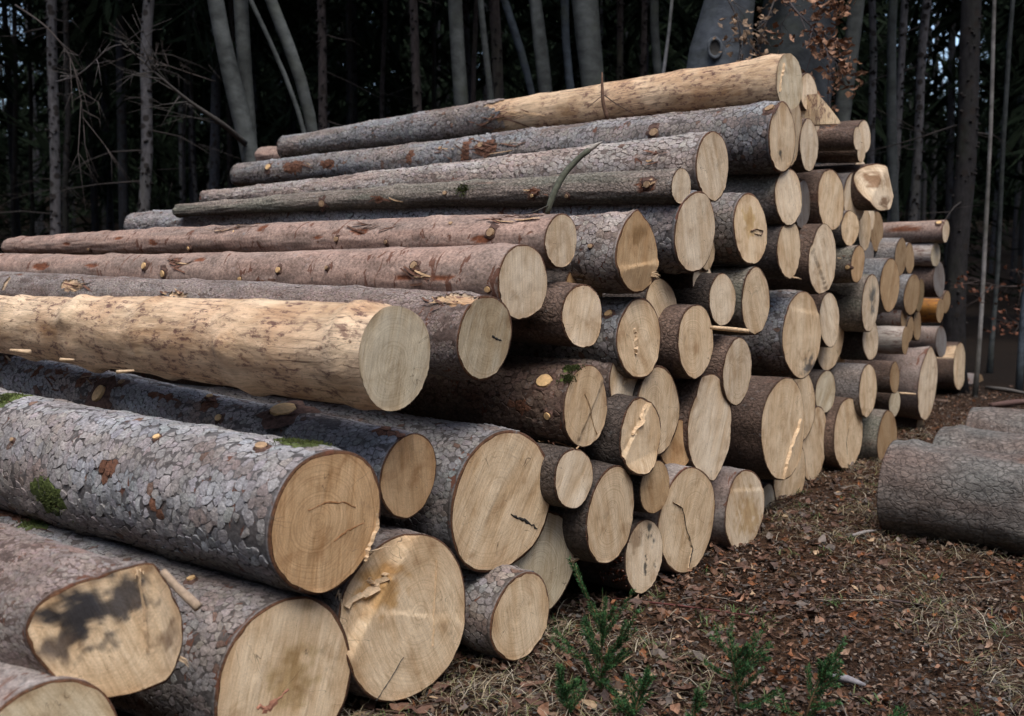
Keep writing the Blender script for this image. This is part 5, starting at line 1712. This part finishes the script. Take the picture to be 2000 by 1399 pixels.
def path_pts(path, depth, ztop):
    z, x = [], []
    for (a, b) in path:
        r = ray(a, b); k = depth / r[1]
        z.append(CAMH + r[2] * k); x.append(r[0] * k)
    z, x = np.array(z)[::-1], np.array(x)[::-1]
    zs = np.concatenate([np.linspace(-0.1, 7, 22), np.linspace(8, ztop, 6)])
    lo = (x[1] - x[0]) / (z[1] - z[0]); hi = (x[-1] - x[-2]) / (z[-1] - z[-2])
    xs = np.interp(zs, z, x)
    xs = np.where(zs < z[0], x[0] + (zs - z[0]) * lo * 0.5, xs)
    xs = np.where(zs > z[-1], x[-1] + (zs - z[-1]) * hi * 0.6, xs)
    for _ in range(2): xs[1:-1] = (xs[:-2] + 2 * xs[1:-1] + xs[2:]) / 4
    return np.stack([xs, np.full_like(xs, depth), zs], 1)


def tree(name, px0, px1, y1, wpx, depth, kind, label, col, path=None, crown=True, curve=0.0, ztop=19.0, twigs=0, group=None, seed=None):
    seed = int(px0 * 7 + depth * 13) % 9973 if seed is None else seed
    rg = np.random.default_rng(seed)
    pts, g0 = trunk_pts(px0, px1, y1, depth, ztop, curve)
    if path is not None: pts = path_pts(path, depth, ztop)
    r0 = wpx / 2 / F * depth
    root = empty(name, Matrix.Translation([float(pts[0][0]), depth, 0.0]))
    tag(root, label, 'tree', group)
    loc = pts - [pts[0][0], depth, 0]
    z = pts[:, 2]
    rr = r0 * (1 + (0.10 if kind == 'beech' else 0.03) * vn(z * 1.6, seed * 0.13, 0, 2)) * (1.0 - 0.45 * np.clip(z / ztop, 0, 1)) * (1 + 0.5 * np.exp(-np.maximum(z, 0) / 0.25))
    V, Q, T = tube_arrays(loc, rr, (30 if wpx > 90 else 14) if wpx > 20 else 9, seed, (0.22 if wpx > 90 else 0.12) if kind == 'beech' else 0.05)
    cn = fbm(V[:, 0] * 5, V[:, 1] * 5, V[:, 2] * (2.2 if kind == 'beech' else 1.2), seed, 4)
    c = np.array(col)[None] * (1 + (0.75 if kind == 'beech' else 0.4) * cn)[:, None]
    mesh_np('trunk', V, [Q, T], M_BEECH if kind == 'beech' else M_SPRUCE, col=c, parent=root)
    if kind == 'spruce' and wpx >= 12:
        acc = Acc()
        for k in range(110):
            zz = rg.uniform(0.8, 6.5); a = rg.uniform(math.pi, 2 * math.pi)
            rloc = float(np.interp(zz, z, rr)); d = np.array([math.cos(a), math.sin(a), rg.uniform(-0.3, 0.1)])
            p = np.array([float(np.interp(zz, z, loc[:, 0])), 0, zz]) + d * rloc * 0.9
            s = rg.uniform(0.006, 0.017)
            V_, Q_, T_ = tube_arrays(np.array([p, p + d * (0.02 + s)]), [s * 1.5, s * 0.7], 5)
            acc.add(V_, Q_, T_, np.array((0.018, 0.015, 0.014)))
        o = acc.build('branch_stubs', M_TWIG, root); o['kind'] = 'stuff'
    if twigs:
        acc = Acc()
        for k in range(twigs):
            zz = rg.uniform(1.2, 6.5); a = rg.uniform(0, 6.28)
            p = np.array([np.interp(zz, z, loc[:, 0]), 0, zz])
            l = rg.uniform(0.3, 1.5); d = np.array([math.cos(a), math.sin(a), rg.uniform(-0.35, 0.15)])
            q = np.array([p, p + d * l * .4 + rg.normal(0, .03, 3), p + d * l * .75 + [0, 0, -.05 * l] + rg.normal(0, .04, 3), p + d * l + [0, 0, -.15 * l]])
            V, Q, T = tube_arrays(q, [0.012, 0.008, 0.005, 0.002], 4)
            acc.add(V, Q, T, np.array(DEADC))
            for _ in range(2):
                f = rg.uniform(.3, .9); s = p + d * l * f; e = s + (d + rg.normal(0, .7, 3)) * l * .3
                V, Q, T = tube_arrays(np.array([s, (s + e) / 2, e]), [0.005, 0.003, 0.001], 3); acc.add(V, Q, T, np.array(DEADC))
        o = acc.build('dead_branches', M_TWIG, root); o['kind'] = 'stuff'
    if crown:
        o = obj_of('crown', CROWN_ME[seed % 4], root)
        zb = rg.uniform(6.5, 8.5)
        o.location = (float(np.interp(zb, z, loc[:, 0])), 0, zb)
        o.rotation_euler = (0, 0, rg.uniform(0, 6.28)); s = rg.uniform(1.35, 1.7)
        o.scale = (s, s, s)
    return root


SG, SB, SD = (0.100, 0.095, 0.096), (0.052, 0.043, 0.041), (0.030, 0.028, 0.028)
BG = (0.054, 0.059, 0.057)
BB = (0.050, 0.061, 0.073)
GRP = 'spruce trees of the forest edge'
GRB = 'beeches of the forest edge'
tree('spruce_tree', 97, 108, 455, 21, 13.5, 'spruce', 'pale grey spruce trunk with small dark knots, second upright from the left edge', SG, twigs=14, group=GRP)
tree('spruce_tree', 127, 128, 455, 12, 19, 'spruce', 'dim thin spruce just right of the pale knotted one at the left', SD, twigs=8, group=GRP)
tree('spruce_tree', 293, 277, 425, 23, 13.0, 'spruce', 'brownish grey spruce leaning slightly right, left of the curved beech', SG, twigs=18, group=GRP)
tree('spruce_tree', 28, 30, 460, 10, 24, 'spruce', 'thin bluish spruce close to the left edge', SD, group=GRP)
tree('spruce_tree', 58, 60, 460, 9, 26, 'spruce', 'thin bluish spruce left of the pale knotted one', SD, group=GRP)
tree('spruce_tree', 360, 358, 300, 8, 24, 'spruce', 'slim pale trunk right of the leaning brownish spruce', SG, group=GRP)
tree('spruce_tree', 379, 378, 380, 9, 22, 'spruce', 'slim straight pale trunk midway between brownish spruce and curved beech', SG, group=GRP)
tree('spruce_tree', 417, 415, 300, 6, 25, 'spruce', 'very thin trunk just left of the curved beech', SG, group=GRP)
tree('spruce_tree', 452, 452, 340, 12, 20, 'spruce', 'shaded brown trunk behind the foot of the curved beech', SD, group=GRP)
tree('beech_tree', 425, 490, 290, 40, 9.6, 'beech', 'thick curved beech stem with peeling grey bark above the left end of the pile', BG, crown=False, path=[(418, 0), (436, 90), (458, 180), (478, 250), (494, 310)], ztop=11, group=GRB)
tree('beech_tree', 474, 484, 290, 30, 9.9, 'beech', 'second stem growing close behind the thick curved beech', BG, crown=False, path=[(470, 0), (474, 90), (482, 180), (492, 310)], ztop=11, group=GRB)
tree('beech_tree', 480, 606, 275, 11, 9.8, 'beech', 'thin slanting beech sapling between the curved beech and its partner', BG, crown=False, path=[(484, 0), (520, 60), (558, 140), (582, 210), (604, 280)], ztop=11, group=GRB)
tree('beech_tree', 532, 616, 275, 26, 10.0, 'beech', 'medium beech stem bowing out to the right above the pile end', BG, crown=False, path=[(524, 0), (552, 60), (585, 130), (603, 200), (616, 280)], ztop=11, group=GRB)
tree('spruce_tree', 628, 629, 260, 19, 13.5, 'spruce', 'straight olive brown spruce right of the bowing beech stem', SB, twigs=8, group=GRP)
tree('spruce_tree', 688, 687, 260, 12, 18, 'spruce', 'dim spruce, second right of the bowing beech stem', SD, group=GRP)
tree('spruce_tree', 748, 748, 250, 10, 17, 'spruce', 'thin greyish spruce left of the purplish rough one', SB, group=GRP)
tree('spruce_tree', 776, 775, 250, 9, 22, 'spruce', 'faint thin spruce against the dark, left of the purplish rough one', SD, group=GRP)
tree('spruce_tree', 806, 811, 245, 19, 13.0, 'spruce', 'purplish rough barked spruce left of the first smooth beech', SB, twigs=8, group=GRP)
tree('spruce_tree', 850, 850, 240, 10, 20, 'spruce', 'mossy dim trunk between the purplish spruce and the smooth beech', SD, group=GRP)
tree('beech_tree', 889, 901, 228, 31, 12.0, 'beech', 'smooth greenish beech, first broad one left of the pile top', BG, crown=False, group=GRB)
tree('spruce_tree', 931, 928, 220, 11, 15, 'spruce', 'narrow brown trunk right of the first broad beech', SB, group=GRP)
tree('beech_tree', 944, 964, 215, 13, 12.5, 'beech', 'slim pale beech stem in front of a brown trunk', BG, crown=False, curve=0.03, group=GRB)
tree('spruce_tree', 964, 974, 215, 24, 14.0, 'spruce', 'wide brown trunk behind the slim pale beech stem', SB, group=GRP)
tree('beech_tree', 985, 1040, 200, 17, 13.5, 'beech', 'crooked bluish beech stem slanting down to the right', BB, crown=False, path=[(982, 0), (1003, 50), (1022, 110), (1030, 150), (1046, 205)], ztop=11, group=GRB)
tree('beech_tree', 1042, 1066, 200, 29, 12.0, 'beech', 'grey beech leaning left above the middle of the top log', BG, crown=False, group=GRB)
tree('beech_tree', 1105, 1118, 190, 18, 13.5, 'beech', 'bluish slim beech left of the thickest middle beech', BB, crown=False, group=GRB)
tree('beech_tree', 1145, 1160, 185, 52, 11.5, 'beech', 'thick smooth beech rising behind the snapped upright stick', BG, crown=False, group=GRB)
tree('spruce_tree', 1216, 1211, 170, 14, 15.5, 'spruce', 'brown spruce right of the thick smooth beech', SB, group=GRP)
tree('spruce_tree', 1266, 1262, 160, 13, 15.0, 'spruce', 'greyish spruce touching a green slim beech', SB, group=GRP)
tree('beech_tree', 1280, 1286, 160, 18, 13.0, 'beech', 'slim green tinted beech left of the hair thin sapling', BG, crown=False, curve=0.05, group=GRB)
tree('beech_tree', 1314, 1300, 150, 7, 11.0, 'beech', 'hair thin pale sapling left of the old beech with a knot hole', (0.2, 0.2, 0.2), crown=False, group=GRB)
old = tree('beech_tree', 1425, 1408, 110, 118, 9.6, 'beech', 'massive old beech with an eye like knot hole, behind the topmost log', (0.065, 0.073, 0.082), crown=False, ztop=16, group=GRB)
tree('beech_tree', 1568, 1556, 110, 150, 10.2, 'beech', 'massive dark beech behind the end of the topmost log', (0.040, 0.045, 0.050), crown=False, ztop=16, group=GRB)
tree('beech_tree', 1672, 1644, 240, 32, 11.0, 'beech', 'grey beech leaning right, beside the massive dark beech', BG, crown=False, group=GRB)
tree('spruce_tree', 1706, 1694, 330, 15, 14.5, 'spruce', 'thin purplish spruce right of the leaning grey beech', SG, group=GRP)
tree('beech_tree', 1741, 1742, 400, 19, 13.0, 'beech', 'straight green tinted trunk above the hacked short log', BG, crown=False, group=GRB)
tree('spruce_tree', 1770, 1742, 400, 15, 13.6, 'spruce', 'slender spruce leaning right across the green tinted trunk', SG, group=GRP)
tree('spruce_tree', 1812, 1780, 430, 18, 13.5, 'spruce', 'purplish knotted spruce above the thin red log, leaning right', SG, twigs=10, group=GRP)
tree('spruce_tree', 1898, 1868, 690, 40, 11.5, 'spruce', 'widest dark spruce on the right, beyond the end of the stack', SD, twigs=10, group=GRP)
tree('beech_tree', 1934, 1904, 720, 8, 11.0, 'beech', 'very thin pale sapling right of the widest dark spruce', (0.17, 0.16, 0.15), crown=False, group=GRB)
tree('beech_tree', 2040, 1992, 740, 11, 11.5, 'beech', 'bluish thin stem at the right edge', BB, crown=False, curve=-0.05, group=GRB)
tree('beech_tree', 1975, 1938, 640, 9, 13.5, 'beech', 'dim greenish thin stem between the pale sapling and the right edge', BG, crown=False, group=GRB)

# knot hole on the old beech
def torus_patch():
    P = CAM + ray(1384, 108) * (9.6 / ray(1384, 108)[1])
    r0 = 59 / F * 9.6
    P = P - np.array([0, 1, 0]) * r0 * 0.97
    n, m = 20, 8
    a = np.linspace(0, 2 * math.pi, n, endpoint=False)[:, None]; b = np.linspace(0, 2 * math.pi, m, endpoint=False)[None, :]
    Rb, rb = 0.072, 0.018
    X = (Rb + rb * np.cos(b)) * np.cos(a) * 0.85; Z = (Rb + rb * np.cos(b)) * np.sin(a) * 1.15; Y = rb * np.sin(b) + 0 * a
    V = np.stack([X, Y, Z], -1).reshape(-1, 3)
    V = V * (1 + 0.22 * fbm(V[:, 0] * 14, V[:, 1] * 14, V[:, 2] * 14, 12, 2))[:, None] + P - np.array(old.location)
    i = np.arange(n)[:, None]; j = np.arange(m)[None]
    Q = np.stack([i * m + j, ((i + 1) % n) * m + j, ((i + 1) % n) * m + (j + 1) % m, i * m + (j + 1) % m], -1).reshape(-1, 4)
    mesh_np('knot_hole_rim', V, [Q], M_BEECH, col=np.tile((0.07, 0.078, 0.086), (len(V), 1)), parent=old)
    c = P - np.array(old.location) + np.array([0, 0.0, 0])
    th = np.linspace(0, 2 * math.pi, 16, endpoint=False)
    V = np.vstack([np.stack([np.cos(th) * 0.058, 0 * th - 0.004, np.sin(th) * 0.078], 1) + c, [c + [0, 0.02, 0]]])
    T = np.stack([np.full(16, 16), np.arange(16), (np.arange(16) + 1) % 16], 1)
    mesh_np('knot_hole', V, [T], M_MARK, parent=old)


torus_patch()

# low bare branch of the curved beech and twigs at the left; brown leaves hanging at the old beech
def spray(name, pts_px, rads, label, cat, col, leaves=0, seed=0, sub=0, leafcol=LEAFC[1]):
    rg = np.random.default_rng(seed)
    pts = np.array([CAM + ray(a, b) * (dd / ray(a, b)[1]) for a, b, dd in pts_px])
    t = np.linspace(0, len(pts) - 1, 4 * (len(pts) - 1) + 1)
    q = np.stack([np.interp(t, range(len(pts)), pts[:, c]) for c in range(3)], 1)
    for _ in range(2): q[1:-1] = (q[:-2] + 2 * q[1:-1] + q[2:]) / 4
    root = empty(name, Matrix.Translation(q[0].tolist()))
    tag(root, label, cat)
    o = q[0].copy(); q = q - o
    acc = Acc()
    V, Q, T = tube_arrays(q, np.interp(t, range(len(rads)), rads), 7, seed, 0.1); acc.add(V, Q, T, np.array(col))
    LP = []
    tot = np.linalg.norm(q[-1] - q[0])
    for k in range(sub):
        f = rg.uniform(0.2, 1.0); i0 = int(f * (len(q) - 1)); s = q[i0]
        d = (q[-1] - q[0]) / tot + rg.normal(0, 0.55, 3); l = tot * rg.uniform(0.12, 0.35)
        m = s + d * l * .5 + rg.normal(0, .04, 3); e = s + d * l + np.array([0, 0, -0.12 * l])
        V, Q, T = tube_arrays(np.array([s, m, e]), [rads[-1] * 1.2 + 0.002, 0.003, 0.0012], 4); acc.add(V, Q, T, np.array(col))
        LP += [m, e, (m + e) / 2]
        for _ in range(2):
            e2 = m + (e - m) * rg.uniform(0, 1) + rg.normal(0, 0.25 * l, 3)
            V, Q, T = tube_arrays(np.array([m, (m + e2) / 2, e2]), [0.0025, 0.002, 0.001], 3); acc.add(V, Q, T, np.array(col)); LP.append(e2)
    acc.build('twigs', M_TWIG, root)
    if leaves:
        LP = np.array(LP)
        c = LP[rg.integers(0, len(LP), leaves)] + rg.normal(0, 0.035, (leaves, 3))
        cols = np.array(leafcol) * rg.uniform(0.6, 1.4, leaves)[:, None]
        o2 = scatter('leaves', LT[:6], c[:, 0], c[:, 1], rg.uniform(0.045, 0.08, leaves), np.zeros(leaves), 1.0, cols, rg, M_LEAF, parent=root, z=c[:, 2])
        o2['kind'] = 'stuff'


LB = (0.22, 0.115, 0.065)
spray('beech_bough', [(1500, -60, 7.6), (1550, 20, 7.4), (1600, 65, 7.3), (1628, 120, 7.3)], [0.012, 0.008, 0.006, 0.003], 'drooping bough of dry brown beech leaves left of the leaning grey beech', 'bough', (0.06, 0.05, 0.05), 250, 41, 18, LB)
spray('beech_bough', [(1560, -80, 7.9), (1600, -10, 7.8), (1650, 15, 7.8)], [0.012, 0.008, 0.004], 'upper spray of dry orange leaves at the top edge', 'bough', (0.06, 0.05, 0.05), 190, 42, 14, LB)
spray('beech_bough', [(1380, -60, 7.9), (1430, 10, 7.8), (1450, 70, 7.8), (1440, 120, 7.8)], [0.010, 0.006, 0.004, 0.002], 'thin shoot of pale dry leaves in front of the old beech', 'bough', (0.07, 0.06, 0.055), 55, 43, 9, (0.28, 0.19, 0.12))
spray('beech_bough', [(1520, -20, 8.2), (1490, 60, 8.1), (1480, 115, 8.1)], [0.008, 0.005, 0.002], 'sparse pale leaves hanging between the two massive beeches', 'bough', (0.07, 0.06, 0.055), 35, 44, 7, (0.28, 0.19, 0.12))
spray('bare_branch', [(478, 280, 9.5), (440, 245, 9.2), (370, 200, 9.0), (300, 140, 8.8), (235, 80, 8.8)], [0.030, 0.022, 0.016, 0.010, 0.005], 'dark low branch sweeping up to the left from the curved beech', 'branch', (0.05, 0.045, 0.04), 0, 45, 18)
spray('bare_branch', [(110, 160, 9.6), (150, 150, 9.3), (180, 125, 9.3), (215, 90, 9.2), (260, 85, 9.2)], [0.008, 0.008, 0.006, 0.005, 0.002], 'pale crooked bare branch in front of the dark wood at the left', 'branch', (0.095, 0.085, 0.08), 0, 46, 9)
spray('bare_branch', [(30, 10, 9.6), (90, 50, 9.3), (140, 110, 9.3), (160, 200, 9.2), (165, 260, 9.2)], [0.008, 0.008, 0.006, 0.004, 0.002], 'fine bare twigs hanging down at the upper left', 'branch', (0.055, 0.045, 0.04), 0, 47, 12)
spray('bare_branch', [(420, 160, 9.9), (330, 130, 9.6), (240, 95, 9.6)], [0.008, 0.006, 0.003], 'thin brown twigs between the leaning spruce and the curved beech', 'branch', (0.055, 0.045, 0.04), 0, 48, 12)
spray('beech_bough', [(2080, 520, 11), (2010, 560, 11), (1950, 560, 11), (1900, 545, 11)], [0.010, 0.007, 0.005, 0.003], 'dim reddish brown leafy twigs at the right edge, behind the stack', 'bough', (0.06, 0.045, 0.04), 60, 49, 14, (0.14, 0.055, 0.03))
spray('beech_bough', [(2080, 650, 12), (2010, 640, 12), (1930, 620, 12)], [0.010, 0.007, 0.003], 'lower dim reddish twigs at the right edge', 'bough', (0.06, 0.045, 0.04), 45, 50, 12, (0.14, 0.055, 0.03))
ground_stick('fallen_branch', (1925, 762), (2010, 776), 0.022, 'grey fallen branch on the forest floor behind the outermost log', (0.13, 0.12, 0.11), 'branch')
ground_stick('fallen_branch', (1935, 800), (2030, 790), 0.028, 'reddish fallen trunk on the forest floor at the right edge', (0.11, 0.065, 0.055), 'branch')


# the mass of the forest beyond, and all round the clearing
def forest_mass(name, label, pos, seed, trunk_col, hmin=14, foliage=True, keep=0.56):
    rg = np.random.default_rng(seed)
    at, ac = Acc(), Acc()
    for (x, y) in pos:
        r = rg.uniform(0.07, 0.13); H = rg.uniform(15, 20); lean = rg.normal(0, 0.02, 2)
        z = np.array([-0.2, 3, 7, 12, H])
        p = np.stack([x + lean[0] * z, y + lean[1] * z, z], 1)
        V, Q, T = tube_arrays(p, r * np.array([1.15, 1, .85, .6, .2]), 7, cap=False)
        V[:, 2] += float(ground_h(x, y)); at.add(V, Q, None, np.array(trunk_col) * rg.uniform(0.5, 1.4))
        if foliage:
            V, Q, C_ = CROWN2[rg.integers(0, 4)]
            a = rg.uniform(0, 6.28); s = rg.uniform(0.85, 1.25) * (1 + 1.2 * max(0, min(1, (y - 45) / 50))); zb = rg.uniform(3.5, 7.0) - (3 if y > 60 else 0)
            W_ = np.stack([V[:, 0] * math.cos(a) - V[:, 1] * math.sin(a), V[:, 0] * math.sin(a) + V[:, 1] * math.cos(a), V[:, 2]], 1) * s
            q_ = x / y
            kk = keep * (0.10 if (y > 27 and (0.375 < q_ < 0.48 or -0.53 < q_ < -0.455 or -0.30 < q_ < -0.265 or abs(q_ + 0.035) < 0.015)) else 1.0)
            sel = rg.random(len(Q)) < kk
            idx = Q[sel].ravel()
            ac.add(W_[idx] + [x, y, zb + float(ground_h(x, y))], np.arange(len(idx)).reshape(-1, 4), None, C_[idx])
    o = at.build(name + '_trunks', M_SPRUCE)
    tag(o, label + ', the trunks', 'forest', kind='stuff')
    if foliage:
        o = ac.build(name + '_foliage', M_CROWN, smooth=False)
        tag(o, label + ', the dark needle crowns', 'forest', kind='stuff')


rg = np.random.default_rng(99)
pos = []
tries = 0
while len(pos) < 430 and tries < 60000:
    tries += 1
    y = 19 + 85 * rg.random() ** 1.15
    x = rg.uniform(-0.95, 0.95) * y + rg.normal(0, 1)
    if all((x - a) ** 2 + (y - b) ** 2 > (1.7 + 0.02 * y) ** 2 for a, b in pos): pos.append((x, y))
forest_mass('deep_forest', 'dense dark spruce forest behind the log pile', pos, 5, (0.045, 0.046, 0.052))
# dark thicket of young spruces between the far trunks
ac = Acc()
for k in range(190):
    y = rg.uniform(30, 95); x = rg.uniform(-1.0, 1.0) * y
    V, Q, C_ = CROWN2[k % 4]
    a = rg.uniform(0, 6.28); s = rg.uniform(0.35, 0.7) * (1 + y / 90)
    sel = rg.random(len(Q)) < 0.30
    idx = Q[sel].ravel()
    W_ = np.stack([V[:, 0] * math.cos(a) - V[:, 1] * math.sin(a), V[:, 0] * math.sin(a) + V[:, 1] * math.cos(a), V[:, 2] * 0.7], 1) * s * [1.3, 1.3, 1]
    ac.add(W_[idx] + [x, y, 0.5 + float(ground_h(x, y))], np.arange(len(idx)).reshape(-1, 4), None, C_[idx])
o = ac.build('forest_thicket', M_CROWN, smooth=False)
tag(o, 'dark undergrowth of young spruces deep in the forest', 'undergrowth', kind='stuff')
pos = []
tries = 0
while len(pos) < 150 and tries < 30000:
    tries += 1
    a = rg.uniform(-2.4, 2.4) + math.pi          # behind and beside the viewer
    d = rg.uniform(15, 34)
    x, y = 1 + math.sin(a) * d, 3 + math.cos(a) * d
    if abs(x - 1) < 4.0 and -22 < y < 0: continue         # the forest road
    if y > 12: continue
    if all((x - p) ** 2 + (y - q) ** 2 > 2.0 ** 2 for p, q in pos): pos.append((x, y))
forest_mass('surrounding_forest', 'unseen spruce forest round the clearing, placed to cut low light', pos, 6, (0.10, 0.095, 0.10), keep=0.5)  # trees out of view, ringed round the camera to hold back low sky light
print('plates', N_FLAKES, 'tris', sum(len(m.loops) - 2 * len(m.polygons) for m in bpy.data.meshes))
